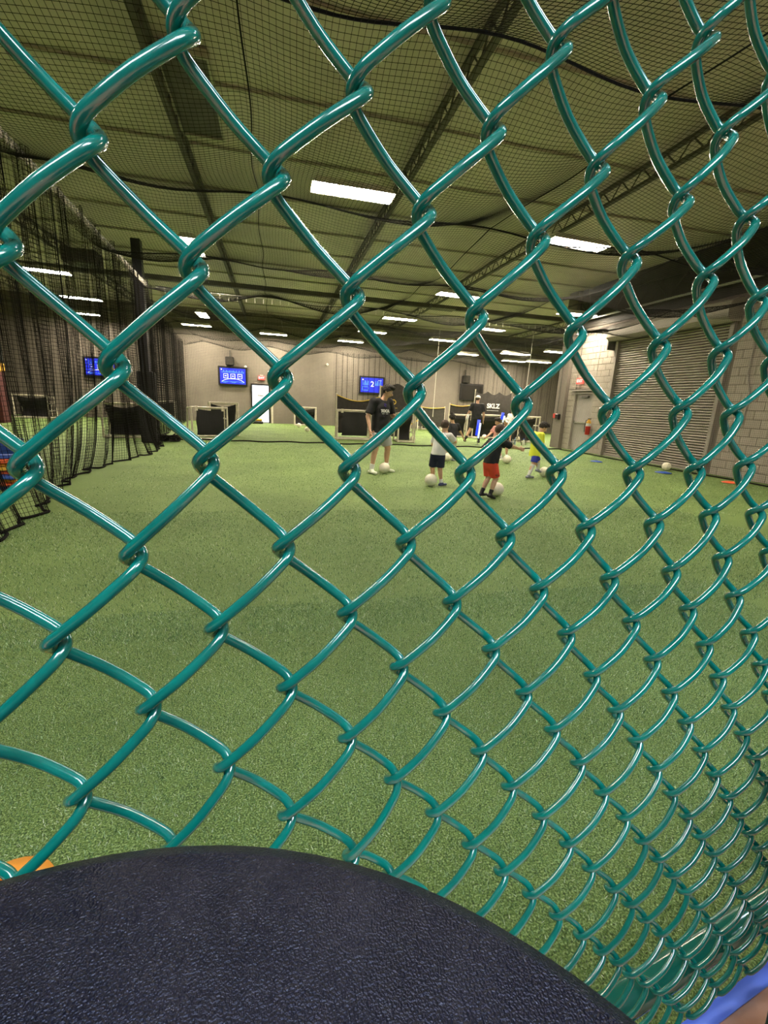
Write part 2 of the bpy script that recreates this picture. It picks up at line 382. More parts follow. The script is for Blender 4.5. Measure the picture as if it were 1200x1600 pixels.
# conduit
t = thing('conduit', 'thin grey electrical conduit running up the block wall right of the roller door', 'conduit', (WX-.05, 8.5, 0))
MB().tube([(0, .1, 1.3), (0, .1, 2.0), (0, .25, 2.5), (0, .25, 4.3)], .02, 6).build('pipe', 'framegrey', t)
t = thing('conduit', 'thin pipe on the pilaster left of the grey exit door, down to the red alarm', 'conduit', (WX-.20, 15.85, 0))
MB().tube([(0, 0, 1.32), (0, 0, 4.4)], .018, 6).build('pipe', 'steel_dark', t)
# exit signs, alarm, extinguisher
def exit_sign(label, M):
    t = thing('exit_sign', label, 'exit sign'); t.matrix_world = M
    MB().box(-.18, .18, -.04, .02, -.11, .11, bev=.01).build('sign_box', 'exitred', t)
    text('lettering', 'EXIT', .15, 'tvwhite', t, face_s(0, -.042, 0), .002, .002)
    MB().box(-.08, .08, 0, .05, .11, .16).build('mount', 'exitbox', t)
    return t
exit_sign('red lit exit sign over the bright glass door in the back wall', Matrix.Translation((-.72, YB-.05, 2.42)))
t = exit_sign('red lit exit sign over the grey steel door by the roller door', Matrix.Translation((WX-.08, 14.85, 2.52)) @ Matrix.Rotation(-PI/2, 4, 'Z'))
cg = MB()
for k in range(7): cg.tube([(-.30+k*.1, -.12, -.2), (-.30+k*.1, -.12, .24)], .006, 4)
for z in (-.2, .02, .24): cg.tube([(-.30, .06, z), (-.30, -.12, z), (.30, -.12, z), (.30, .06, z)], .006, 4)
cg.build('wire_guard', 'exitbox', t)
t = thing('fire_alarm', 'small red alarm horn with black strobe box on the pilaster left of the grey door', 'alarm', (WX-.2, 15.9, 1.22))
MB().box(-.02, .04, -.02, .16, -.08, .1, bev=.01).build('horn', 'red', t); MB().box(-.06, .04, -.24, -.04, -.12, .08, bev=.01).build('strobe_box', 'tvblack', t)
t = thing('fire_extinguisher', 'red fire extinguisher with yellow tag hung on the block wall beside the grey door', 'extinguisher', (WX-.14, 13.98, .64))
MB().lathe([(.06, 0), (.085, .02), (.085, .40), (.06, .47), (.03, .50)], 16).build('cylinder', 'red', t, True)
MB().lathe([(.087, .30), (.087, .40)], 16).build('tag', 'shirtwhite', t)
MB().lathe([(.088, .40), (.062, .475), (.032, .51), (.032, .54)], 12).build('cover', 'yellowpad', t)
MB().box(-.02, .02, -.08, .05, .54, .57).tube([(0, .03, .53), (-.07, .06, .5), (-.10, .06, .3), (-.10, .05, .1)], .012, 6).build('hose', 'tvblack', t)
# bright glass door in the back wall
d = MB().box(-1.22, -.36, YB-.03, YB-.01, .05, 2.02).build('door_3', 'daylight', kind='structure')
MB().box(-1.30, -1.22, YB-.08, YB, 0, 2.1).box(-.36, -.28, YB-.08, YB, 0, 2.1).box(-1.22, -.36, YB-.08, YB, 2.02, 2.1).build('door_frame', 'tvblack', d)
MB().box(-.95, -.62, YB-.045, YB-.03, 1.45, 1.52).build('notice', 'doorgrey', d)
MB().box(-.22, -.12, YB-.06, YB, 0, 2.1).build('edge_trim', 'pvc', d)
t = thing('mower_bag', 'low yellow and black equipment case at the foot of the bright door', 'case', (-.95, YB-.8, 0))
MB().box(-.30, .30, -.2, .2, 0, .14, bev=.03).build('base', 'tvblack', t); MB().box(-.26, .26, -.18, .18, .14, .27, bev=.05).build('lid', 'yellowpad', t)
t.name = 'equipment_case'

# televisions and speakers on the back wall
def tv(x, zc, label, kind, wd=1.5, hgt=.98, y=YB-.12, spk=None):
    t = thing('television', label, 'television', (x, y, zc), 0, None)
    MB().box(-wd/2, wd/2, -.05, .05, -hgt/2, hgt/2, bev=.015).build('casing', 'tvblack', t)
    MB().box(-.2, .2, .05, .119, -.2, .2).build('wall_bracket', 'steel_dark', t)
    s = MB().box(-wd/2+.10, wd/2-.10, -.056, -.05, -hgt/2+.09, hgt/2-.09).build('screen', 'tvoff' if kind == 'off' else 'tvblue', t)
    if kind == 'off': return t
    y0 = -.062
    if kind == 'boxes':
        b = MB()
        for cx in (-.36, 0, .36):
            q = .12
            b.box(cx-q, cx+q, y0, y0+.004, q*.8, q).box(cx-q, cx+q, y0, y0+.004, -q, -q*.8).box(cx-q, cx-q*.8, y0, y0+.004, -q, q).box(cx+q*.8, cx+q, y0, y0+.004, -q, q).box(cx-q*.45, cx+q*.45, y0, y0+.004, -.02, .02)
        b.tube([(-.58, y0, -.30), (-.42, y0, -.20), (-.2, y0, -.14), (.2, y0, -.14), (.42, y0, -.20), (.58, y0, -.30)], .012, 4)
        b.box(-.6, -.54, y0, y0+.004, .30, .36).split('screen_graphic', 'tvwhite', s)
        b = MB()
        for k in range(16):
            a = -.55+k*.072; b.box(a, a+.035, y0+.002, y0+.005, .17, .21+.09*abs(math.sin(k*1.7))).box(a, a+.04, y0+.002, y0+.005, -.32-.03*math.sin(k), -.27)
        b.split('screen_graphic', 'tvlight', s)
    else:
        text('lettering', '2', .42, 'tvwhite', s, face_s(.02, y0, .05), .002, .006)
        b = MB()
        for k in range(7):
            for sx in (-1, 1):
                a = sx*(.2+k*.055); b.box(a-.015, a+.015, y0+.002, y0+.005, -.02, .12+.14*abs(math.sin(k*2.1+sx)))
        for q in ((-.56, -.2, -.30, -.27), (-.56, -.53, -.30, -.08), (-.56, -.2, -.11, -.08), (-.23, -.2, -.30, -.08)): b.box(q[0], q[1], y0+.002, y0+.005, q[2], q[3])
        b.split('screen_graphic', 'tvlight', s)
        MB().box(-.57, -.50, y0, y0+.004, .26, .33).box(.36, .56, y0, y0+.004, .27, .29).split('screen_graphic', 'tvwhite', s)
    return t
tv(-8.55, 2.48, 'lit blue wall television farthest left, seen through the black curtain net', 'boxes')
tv(-2.20, 2.42, 'lit blue wall television with three white boxes, left of the bright door', 'boxes')
tv(5.43, 2.37, 'lit blue wall television showing a number two, behind the man in black shirt', 'two')
tv(11.65, 2.30, 'switched off black wall television on the back wall at right', 'off')
def speaker(x, z, label, w=.42):
    t = thing('speaker', label, 'speaker', (x, YB-.2, z))
    MB().box(-w/2, w/2, -.16, .16, 0, .42, bev=.02).build('cabinet', 'tvblack', t)
    MB().box(-w/2+.03, w/2-.03, -.17, -.16, .03, .39).build('grille', 'blackmesh', t)
    MB().box(-.03, .03, .1, .2, .42, .75).build('bracket', 'steel_dark', t)
speaker(-2.33, 2.97, 'black speaker box above the television left of the bright door')
speaker(11.2, 2.82, 'black speaker box above the switched off television')
for x, z, l in ((-1.55, 2.95, 'small white sensor on the back wall right of the left speaker'), (2.85, 3.35, 'small white camera near the top of the back wall, right of the door')):
    MB().sphere((x, YB-.1, z), .07, 10, 6).build('sensor', 'white_clip', label=l, cat='sensor')

# black column at the curtain and padded column far left
t = thing('steel_column', 'tall black steel column with padded lower half at the end of the curtain net', 'column', (-3.42, 13.85, 0))
MB().box(-.11, .11, -.11, .11, 1.9, 5.15).build('post', 'black_pole', t); MB().box(-.20, .20, -.20, .20, 0, 1.92, bev=.03).build('padding', 'black_pad', t)
t = thing('padded_column', 'column wrapped in dark red pads with a yellow band, far left edge', 'column', (-10.12, 20.0, 0))
MB().box(-.28, .28, -.25, .25, 0, 1.86, bev=.03).build('lower_pad', 'darkredpad', t); MB().box(-.29, .29, -.26, .26, 1.86, 2.16, bev=.02).build('band', 'yellowpad', t)
MB().box(-.28, .28, -.25, .25, 2.16, 5.0, bev=.03).build('upper_pad', 'greenpad', t)

# ceiling lights
def fixture_parts(t, lampm, L=1.35, B=.42):
    MB().add([(-L/2, -B/2, 0), (L/2, -B/2, 0), (L/2, B/2, 0), (-L/2, B/2, 0), (-L/2+.06, -B/2+.08, .12), (L/2-.06, -B/2+.08, .12), (L/2-.06, B/2-.08, .12), (-L/2+.06, B/2-.08, .12)],
             [(4, 5, 6, 7), (0, 1, 5, 4), (1, 2, 6, 5), (2, 3, 7, 6), (3, 0, 4, 7)]).build('housing', 'housing', t)
    MB().box(-L/2+.02, L/2-.02, -B/2+.02, B/2-.02, .0, .012).build('diffuser', lampm, t)
    MB().tube([(-L/2+.15, 0, .12), (-L/2+.35, 0, .95)], .004, 4).tube([(L/2-.15, 0, .12), (L/2-.35, 0, .95)], .004, 4).split('hanging_wire', 'steel_light', t)
t0 = thing('ceiling_light', '', 'ceiling light'); fixture_parts(t0, 'lamp')
LI = [(1.27, 8.25, 4.7, 0, 'bright hanging strip light nearest the camera, left of centre'),
 (6.0, 8.95, 4.7, .05, 'bright hanging strip light near the camera, right of centre'),
 (-1.85, 12.3, 4.7, PI/2, 'strip light turned end on, above the black column'),
 (5.5, 14.0, 4.7, .1, 'strip light in the middle row above the cross net'),
 (9.95, 14.3, 4.6, 0, 'strip light close to the truss of the roller door wall'),
 (4.9, 18.6, 4.7, 0, 'single strip light beyond the cross net, left of the middle'),
 (9.05, 19.0, 4.7, .1, 'single strip light beyond the cross net, right of the middle'),
 (4.6, 22.5, 4.7, .1, 'strip light above the television with the number two'),
 (8.45, 23.2, 4.7, .05, 'strip light near the back wall, second row right of the number television'),
 (3.95, 25.0, 4.5, 0, 'strip light against the back wall, left of the number television'),
 (-.05, 25.0, 4.55, 0, 'strip light against the back wall above the bright door'),
 (-3.7, 24.8, 4.65, 0, 'strip light against the back wall above the left lit television'),
 (-3.0, 21.9, 4.7, PI/2, 'small looking strip light turned end on behind the black column'),
 (-6.6, 16.4, 4.7, .1, 'nearest strip light behind the curtain net at left'),
 (-7.1, 20.5, 4.7, .1, 'middle strip light behind the curtain net at left'),
 (-8.5, 24.5, 4.7, .1, 'farthest strip light behind the curtain net at left'),
 (13.2, 20.0, 4.15, 0, 'low strip light past the corner of the right wall'),
 (13.4, 24.6, 4.1, 0, 'low strip light over the far right corner'),
 (10.0, 23.6, 4.15, .1, 'low strip light above the switched off television'),
 (13.6, 22.3, 3.9, 0, 'lowest strip light, right of the switched off television'),
 (10.9, 19.9, 3.9, 0, 'low strip light above the banner screen with white lettering')]
for k, (x, y, z, r, l) in enumerate(LI):
    t = t0 if k == 0 else copy_tree(t0)
    t.location = (x, y, z); t.rotation_euler.z = r; t['label'] = l; t['group'] = 'hanging strip lights over the turf'
# lights over the near end of the turf and the lobby (above / behind the camera)
for k, (x, y, l) in enumerate(((-4.0, 3.0, 'strip light over the near left end of the turf'), (8.2, 3.2, 'strip light over the near right end of the turf'))):
    t = copy_tree(t0); t.location = (x, y, 4.9); t.rotation_euler.z = 0; t['label'] = l; t['group'] = 'hanging strip lights over the turf'
t1 = thing('lobby_light', '', 'ceiling light'); fixture_parts(t1, 'lamp_cool', 1.5, .5)
for k, (x, y, l) in enumerate(((-.9, -1.2, 'cool white strip light over the lobby, left behind the stool'), (1.3, -1.6, 'cool white strip light over the lobby, right behind the stool'), (2.6, 1.35, 'unseen cool white light added high over the fence for the stool glint'))):  # third light is an unseen extra, added so the stool seat catches a highlight
    t = t1 if k == 0 else copy_tree(t1); t.location = (x, y, 3.6 if k < 2 else 4.9); t['label'] = l; t['group'] = 'cool strip lights over the lobby'
# skylight, vent, ducts
t = thing('roof_panel', 'greenish rectangular roof panel above the net at upper left', 'roof panel', (-1.12, 8.3, HC-.1))
MB().box(-.30, .30, -.95, .95, 0, .05).build('panel', 'greenpanel' if 'greenpanel' in MATS else 'steel_dark', t); MB().box(-.34, -.30, -1, 1, -.03, .06).box(.30, .34, -1, 1, -.03, .06).box(-.3, .3, -1, -.95, -.03, .06).box(-.3, .3, .95, 1, -.03, .06).build('frame', 'ceil_seam', t)
t = thing('heater_unit', 'dark box heater hung from the roof behind the curtain net', 'heater', (-4.9, 14.5, 4.55))
MB().box(-.4, .4, -.3, .3, 0, .34, bev=.03).build('case', 'steel_dark', t); MB().tube([(-.3, 0, .34), (-.3, 0, 1.1)], .01, 4).tube([(.3, 0, .34), (.3, 0, 1.1)], .01, 4).split('hanger', 'steel_light', t)
t = thing('vent_grille', 'small dark square vent in the roof beyond the cross net', 'vent', (6.2, 17.3, 4.95))
MB().box(-.5, .5, -.25, .25, 0, .12, bev=.02).build('case', 'steel_dark', t)

# ---------------- nets ----------------
NZ = 3.92
def sag(x, y):
    a = np.abs(np.sin(PI*(x+.2)/3.3)); b = np.abs(np.sin(PI*(y-.45)/3.2))
    return -.30*a*b**.8 - .10*b + .05*np.sin(2.3*x+1.1*y)
def topnet(x, y): return np.stack([x+.02*np.sin(3*y), y+.02*np.sin(3*x), NZ+sag(x, y)], -1)
net_surface('ceiling_net', topnet, np.arange(-2.85, 10.45, .046), np.arange(1.2, 14.8, .046), .0021, su=4, sv=4,
            label='black square mesh net stretched like a ceiling over the near turf', cat='net', kind='stuff')
net_surface('ceiling_net', lambda x, y: np.stack([x, y, NZ+.1+.9*sag(x, y)], -1), np.arange(-4.3, 12, .1), np.arange(14.9, 26, .1), .0024, su=4, sv=4,
            label='black net hung over the far training lanes beyond the cross net', cat='net', kind='stuff')
def crossnet(x, z): return np.stack([x, 14.82+.06*np.sin(2*x)+.03*np.sin(9*x), z*(1-.03*np.abs(np.sin(PI*(x+.2)/3.3)))], -1)
net_surface('divider_net', crossnet, np.arange(-2.85, 10.45, .046), np.arange(.02, NZ-.1, .046), .0017, su=4, sv=8,
            label='black mesh net hanging straight across the hall behind the players', cat='net', kind='stuff')
def sidenet(y, z): return np.stack([10.42+.05*np.sin(2.5*y), y, z], -1)
net_surface('divider_net', sidenet, np.arange(2.6, 14.8, .046), np.arange(.02, NZ-.05, .046), .0015, su=4, sv=8,
            label='black mesh net hanging along the roller door wall', cat='net', kind='stuff')
# pleated curtain net on the left
def curtain(s, z):
    pl = np.sin(2*PI*s/.55+.8*np.sin(1.3*s)); k = .55+.45*z/4
    x = -2.72-.055*(s-4)*.8 + k*.11*pl + .05*np.sin(7*s) - .25*np.exp(-z*1.6)*np.sin(.9*s+.4)
    y = s + k*.10*np.sin(4*PI*s/.55+.6) + .03*np.sin(9*s+2*z)
    return np.stack([x, y, z], -1)
net_surface('curtain_net', curtain, np.arange(1.6, 13.75, .024), np.arange(.02, 4.05, .050), .0027, su=1, sv=5,
            label='black pleated net curtain hanging along the left side up to the black column', cat='net', kind='stuff')
def curtain2(s, z):
    pl = np.sin(2*PI*s/.5+.9*np.sin(s)); return np.stack([-3.45-.10*(s-14)+.13*pl+.04*np.sin(11*s), s+.08*np.sin(4*PI*s/.5), z], -1)
net_surface('curtain_net', curtain2, np.arange(14.1, 26, .04), np.arange(.02, 4.0, .08), .0034, su=1, sv=5,
            label='black pleated net curtain running from the black column to the back wall', cat='net', kind='stuff')
def curtain3(x0, y0):
    return lambda s, z: np.stack([x0+s+.08*np.sin(4*PI*s/.6), y0+.12*np.sin(2*PI*s/.6+np.sin(s)), z], -1)
net_surface('curtain_net', curtain3(3.1, 25.2), np.arange(0, 4.9, .04), np.arange(.02, 4.0, .08), .0035, su=1, sv=5,
            label='black pleated net gathered in front of the television with the number two', cat='net', kind='stuff')
net_surface('curtain_net', curtain3(10.2, 25.0), np.arange(0, 6.5, .04), np.arange(.02, 4.0, .08), .003, su=1, sv=5,
            label='black pleated net gathered before the back wall at right', cat='net', kind='stuff')
net_surface('curtain_net', curtain3(-12.6, 25.3), np.arange(0, 8.4, .045), np.arange(.02, 4.0, .09), .0024, su=1, sv=5,
            label='black pleated net before the back wall at far left', cat='net', kind='stuff')
def rope(pts, r, label, group=None, m='rope', name='net_rope'):
    MB().tube(pts, r, 5).build(name, m, label=label, cat='rope', group=group)
for k, y in enumerate((3.65, 6.85, 10.05, 13.25)):
    rope([(x, y+.02*math.sin(3*x), NZ+float(sag(np.array(x), np.array(y)))+.005) for x in np.arange(-2.9, 10.5, .15)], .011,
         'black rope sewn across the ceiling net, '+('nearest the camera', 'second from the camera', 'third from the camera', 'farthest of the four')[k], 'ropes across the ceiling net')
for k, x in enumerate((-.2, 3.1, 6.4, 9.7)):
    rope([(x+.02*math.sin(3*y), y, NZ+float(sag(np.array(x), np.array(y)))+.005) for y in np.arange(1.3, 14.8, .15)], .007,
         'black rope running away along the ceiling net, '+('leftmost', 'second from left', 'second from right', 'rightmost')[k], 'ropes along the ceiling net')
rope([(x, 14.78+.06*math.sin(2*x), .03+.01*math.sin(5*x)) for x in np.arange(-2.9, 10.5, .15)], .022, 'black weighted rope lying along the foot of the cross net')
rope([(10.38+.05*math.sin(2.5*y), y, .03) for y in np.arange(2.6, 14.8, .15)], .018, 'black weighted rope at the foot of the net by the roller door wall')
rope([tuple(curtain(np.array(s), np.array(.02))) for s in np.arange(1.6, 13.7, .03)], .016, 'black weighted rope at the ragged foot of the curtain net')
rope([(-2.75-.055*.8*(s-4), s, 4.07) for s in (1.6, 5, 9, 13.7)], .012, 'steel cable carrying the curtain net at left', m='steel_light', name='support_cable')
cb = MB().box(-.012, .012, -.008, .008, -.09, .02); cm_ = None
for k in range(78):
    s = 4.6+k*.118
    if cm_ is None: o = cb.build('net_clip', 'white_clip'); cm_ = o.data
    else: o = link('net_clip', cm_)
    o.location = (-2.75-.055*.8*(s-4), s, 4.07); o.rotation_euler.z = .6*math.sin(k*2.1)
    tag(o, 'small white clip holding the top of the curtain net to its cable', 'clip', 'white clips along the curtain cable')
for k in range(60):
    o = link('net_clip', cm_); o.location = (-2.7+k*.22, 13.3, NZ+.02-.04*abs(math.sin(k*.2))); o.rotation_euler.z = 1.5
    tag(o, 'small white clip hanging in a row across the ceiling net near the cross net', 'clip', 'white clips across the far ceiling net')
rope([(-2.9, 13.3, NZ+.04), (3.8, 13.3, NZ+.0), (10.5, 13.3, NZ+.04)], .008, 'pale cable strung across the hall near the cross net', m='steel_light', name='support_cable')
for x, y, l in ((6.95, 19.6, 'thin pale cord hanging from the roof near the yellow edged net'), (10.9, 18.6, 'thin pale cord hanging in front of the black banner screen'), (11.9, 17.6, 'thin pale cord hanging near the corner of the right wall')):
    MB().tube([(x, y, .9), (x+.02, y, 3), (x+.05, y, 4.6)], .012, 4).build('hanging_cord', 'yellowtape' if x > 11 else 'white_clip', label=l, cat='cord')
# pile of net on the turf by the column
pb = MB()
for k in range(26):
    a = rng.uniform(0, 2*PI); q = [(-3.0+.28*math.cos(a+j)*(.5+.5*rng.random()), 14.25+.35*math.sin(a+1.3*j), .03+.22*rng.random()*(1-j/6)) for j in range(5)]
    pb.tube(q, .018, 4)
pb.build('net_bundle', 'net', label='heap of gathered black netting on the turf right of the column', cat='net')
# ================= CHAIN LINK FENCE =================
# knuckle positions of the real, slightly irregular mesh: column, row (half cells), offsets from the regular lattice in mm*10
NODES = [(0,0,-0.024,0.002),(-1,1,-0.025,0.017),(-2,2,-0.021,0.038),(-3,3,0.006,0.017),(-4,4,0.021,0.055),(1,-1,-0.011,0.007),(2,-2,0.005,0.029),(3,-3,0.002,0.062),(1,1,-0.0,-0.002),(-1,-1,-0.039,0.008),(-2,-2,-0.031,-0.014),(-2,0,-0.037,0.015),(-3,1,-0.001,0.009),(-4,2,-0.002,-0.001),(-3,-1,-0.023,-0.02),(-4,0,0.034,-0.013),(0,-2,-0.015,-0.009),(0,2,-0.01,-0.017),(-1,3,-0.01,0.002),(1,3,0.003,-0.025),(2,2,0.025,-0.039),(3,1,0.037,-0.036),(2,0,-0.001,-0.006),(4,0,0.027,-0.018),(3,-1,0.012,0.018),(4,-2,0.022,0.01),(5,-3,0.003,0.019),(6,-4,-0.009,-0.042),(5,-1,0.031,0.028),(6,-2,0.042,-0.008),(7,-3,-0.06,-0.027),(8,-2,-0.001,-0.007),(7,-1,0.072,0.026),(6,0,0.104,-0.024),(8,0,0.028,-0.015),(9,-1,-0.045,-0.058),(5,1,0.08,-0.058),(7,1,0.095,-0.024),(9,1,-0.051,-0.024),(4,2,0.031,-0.04),(6,2,0.06,-0.052),(8,2,0.02,-0.042),(10,2,-0.093,0.003),(3,3,0.026,-0.035),(5,3,0.02,-0.024),(7,3,0.023,-0.021),(9,3,-0.043,0.026),(11,3,-0.136,0.006),(2,4,0.008,-0.031),(0,4,0.004,-0.004),(4,4,0.013,-0.021),(6,4,-0.016,-0.012),(8,4,-0.016,-0.027),(10,4,-0.098,0.056),(5,5,-0.021,0.009),(7,5,-0.037,0.008),(9,5,-0.046,0.021),(11,5,-0.149,0.076),(-1,5,0.008,0.011),(1,5,0.01,0.001),(3,5,0.009,-0.003),(-3,5,0.012,0.057),(-2,4,-0.005,0.015),(0,6,0.039,-0.022),(2,6,0.006,-0.004),(4,6,0.001,-0.006),(6,6,-0.024,0.003),(8,6,-0.018,0.004),(10,6,-0.03,0.037),(-2,6,0.005,0.001),(-4,6,0.021,0.035),(-1,7,0.003,-0.063),(1,7,0.017,-0.029),(3,7,0.005,0.004),(5,7,-0.001,-0.001),(7,7,-0.007,0.0),(9,7,-0.036,0.035),(11,7,-0.043,0.049),(2,8,0.014,-0.004),(4,8,-0.023,-0.005),(6,8,0.005,-0.01),(8,8,-0.017,0.029),(10,8,-0.037,0.048),(12,8,-0.077,0.044),(3,9,0.022,-0.035),(5,9,0.016,-0.017),(7,9,0.034,-0.038),(9,9,0.014,0.013),(11,9,-0.022,0.037),(4,10,0.04,-0.056),(6,10,0.061,-0.07),(8,10,0.074,-0.042),(10,10,0.011,0.033),(12,10,-0.026,0.05),(7,11,0.078,-0.102),(9,11,0.086,-0.062),(11,11,0.038,0.021),(-3,7,0.057,-0.07),(0,8,0.118,-0.188),(10,12,0.06,0.002),(11,13,0.015,0.081),(12,14,-0.007,0.121),(13,15,-0.01,0.135),(14,16,-0.006,0.163),(15,17,-0.043,0.217),(16,18,-0.122,0.34),(17,19,-0.243,0.454),(18,20,-0.385,0.6),(8,12,0.162,-0.156),(9,13,0.128,-0.069),(10,14,0.093,-0.022),(11,15,0.112,-0.004),(12,16,0.042,0.095),(13,17,0.022,0.161),(14,18,0.007,0.235),(15,19,-0.048,0.333),(16,20,-0.14,0.421),(17,21,-0.301,0.572),(7,13,0.174,-0.179),(8,14,0.195,-0.191),(9,15,0.143,-0.068),(10,16,0.039,0.027),(11,17,0.016,0.124),(12,18,-0.01,0.223),(13,19,-0.094,0.31),(14,20,-0.12,0.394),(15,21,-0.166,0.494)]
NODE = {}
for (i, j, du, dv) in NODES: NODE[(i, j)] = (du, dv)
_k = np.array([[i, j] for i, j in NODE]); _d = np.array([NODE[tuple(q)] for q in _k])
def node(i, j):
    if (i, j) in NODE: du, dv = NODE[(i, j)]
    else:
        w2 = np.exp(-((_k-np.array([i, j]))**2).sum(1)/5.0); s_ = w2.sum()
        du, dv = (w2[:, None]*_d).sum(0)/(s_+.02)
    return (1.0774+i/2+du)*CW, (.7229-j*.6013+dv)*CW
fence = thing('chain_link_fence', 'teal green vinyl coated chain link fence filling the foreground', 'fence', (0, 0, CAM_Z), TH)
def cr(P, n):
    P = np.array(P); out = []
    for a in range(1, len(P)-2):
        p0, p1, p2, p3 = P[a-1], P[a], P[a+1], P[a+2]
        for k in range(n):
            t = k/n; out.append(.5*((2*p1)+(-p0+p2)*t+(2*p0-5*p1+4*p2-p3)*t*t+(-p0+3*p1-3*p2+p3)*t**3))
    out.append(P[-2]); return np.array(out)
DEL = .050*CW; BD = .125*CW; B1 = .070*CW; WR = .0405*CW
J0, J1 = -18, 21
def wire(c):
    pts = []
    def bend(i, j, side):      # side -1: left bend, +1: right bend
        X, Z = node(i, j); return np.array([X+side*DEL, FD, Z])
    j = J0 if (c+J0) % 2 == 0 else J0+1
    left = True
    seq = []
    while j <= J1:
        seq.append((c, j, -1) if left else (c+1, j, 1)); left = not left; j += 1
    for a in range(len(seq)-1):
        A = bend(*seq[a]); B = bend(*seq[a+1]); D = B-A
        front = seq[a][2] > 0      # from a right bend down to a left bend: in front (towards the camera)
        s_ = -1 if front else 1; y = np.array([0, s_, 0])
        pts += [A, A+D*np.array([.045, 0, .085])+y*B1*.85, A+D*np.array([.16, 0, .20])+y*(B1+(BD-B1)*.45), A+D*.5+y*BD, B-D*np.array([.16, 0, .20])+y*(B1+(BD-B1)*.45), B-D*np.array([.045, 0, .085])+y*B1*.85]
    pts.append(bend(*seq[-1]))
    pts = [2*pts[0]-pts[1]]+pts+[2*pts[-1]-pts[-2]]
    return cr(pts, 2 if c > 22 else 3)
for c in range(-9, 42):
    p = wire(c)
    MB().tube([tuple(q) for q in p], WR, 8 if c > 20 else 12).build('wire', 'vinyl', fence, True)
MB().tube([(-.75, FD+.032, LZ-CAM_Z+.078), (3.2, FD+.032, LZ-CAM_Z+.078)], .018, 20).build('bottom_rail', 'rail_vinyl', fence, True)
MB().tube([(-.75, FD+.030, .80), (3.2, FD+.030, .80)], .021, 20).build('top_rail', 'rail_vinyl', fence, True)
for x in (-.72, 3.2): MB().tube([(x, FD+.06, LZ-CAM_Z+.003), (x, FD+.06, .86)], .03, 16).build('post', 'rail_vinyl', fence, True)

# ================= GRASS BLADES (near turf) =================
def blades(n, x0, x1, y0, y1, L0, L1, wd):
    x = rng.uniform(x0, x1, n); y = rng.uniform(y0, y1, n)
    keep = (-x*math.sin(TH)+y*math.cos(TH)) > E_+.0; x = x[keep]; y = y[keep]; n = len(x)
    a = rng.uniform(0, 2*PI, n); L = rng.uniform(L0, L1, n); lean = rng.uniform(.1, 1.1, n); b = rng.uniform(0, 2*PI, n)
    dx = np.cos(a)*wd/2; dy = np.sin(a)*wd/2; tx = np.cos(b)*np.sin(lean)*L; ty = np.sin(b)*np.sin(lean)*L; tz = np.cos(lean)*L
    V = np.zeros((n, 4, 3)); V[:, 0] = np.stack([x-dx, y-dy, 0*x], -1); V[:, 1] = np.stack([x+dx, y+dy, 0*x], -1)
    V[:, 2] = np.stack([x+dx*.6+tx, y+dy*.6+ty, tz], -1); V[:, 3] = np.stack([x-dx*.6+tx, y-dy*.6+ty, tz], -1)
    return V.reshape(-1, 3)
V = np.vstack([blades(190000, -1.6, 3.6, .1, 2.9, .006, .014, .0024), blades(80000, -2.6, 6.0, 2.5, 5.6, .010, .020, .0036), blades(60000, -2.6, 10.3, 5.0, 14.6, .008, .016, .006)])
npmesh('turf_pile', V, np.arange(len(V)).reshape(-1, 4), 'blade', label='short artificial grass pile of the nearest turf', cat='turf', kind='stuff')

# ================= STOOLS =================
def stool(c, label, R=.244, legs=4, a0=.6):
    t = thing('round_stool', label, 'stool', (c[0], c[1], LZ)); h = CAM_Z-.2-LZ
    prof = [(.01, h-.055), (R-.02, h-.055), (R-.004, h-.047), (R, h-.035), (R, h-.012), (R-.003, h-.004), (R-.010, h), (R*.5, h+.0005), (.001, h+.0005)]
    MB().lathe(prof, 96).build('seat', 'seat_vinyl', t, True)
    MB().lathe([(R-.05, h-.075), (R-.03, h-.075), (R-.03, h-.056), (R-.05, h-.056)], 32).build('seat_ring', 'stoolmetal', t, True)
    for k in range(legs):
        a = a0+k*2*PI/legs
        MB().tube([((R-.06)*math.cos(a), (R-.06)*math.sin(a), h-.07), ((R-.045)*math.cos(a), (R-.045)*math.sin(a), .0)], .012, 10).build('leg', 'stoolmetal', t, True)
    MB().tube([((R-.052)*math.cos(q*PI/16), (R-.052)*math.sin(q*PI/16), .18) for q in range(33)], .009, 8).build('foot_ring', 'stoolmetal', t, True)
    return t
stool((-.075, -.06), 'round stool with black grained vinyl seat in front of the fence, bottom of the photo')
stool((.605, .055), 'second black stool beside the fence, only a leg in view at the lower right edge', R=.24, a0=math.radians(96))

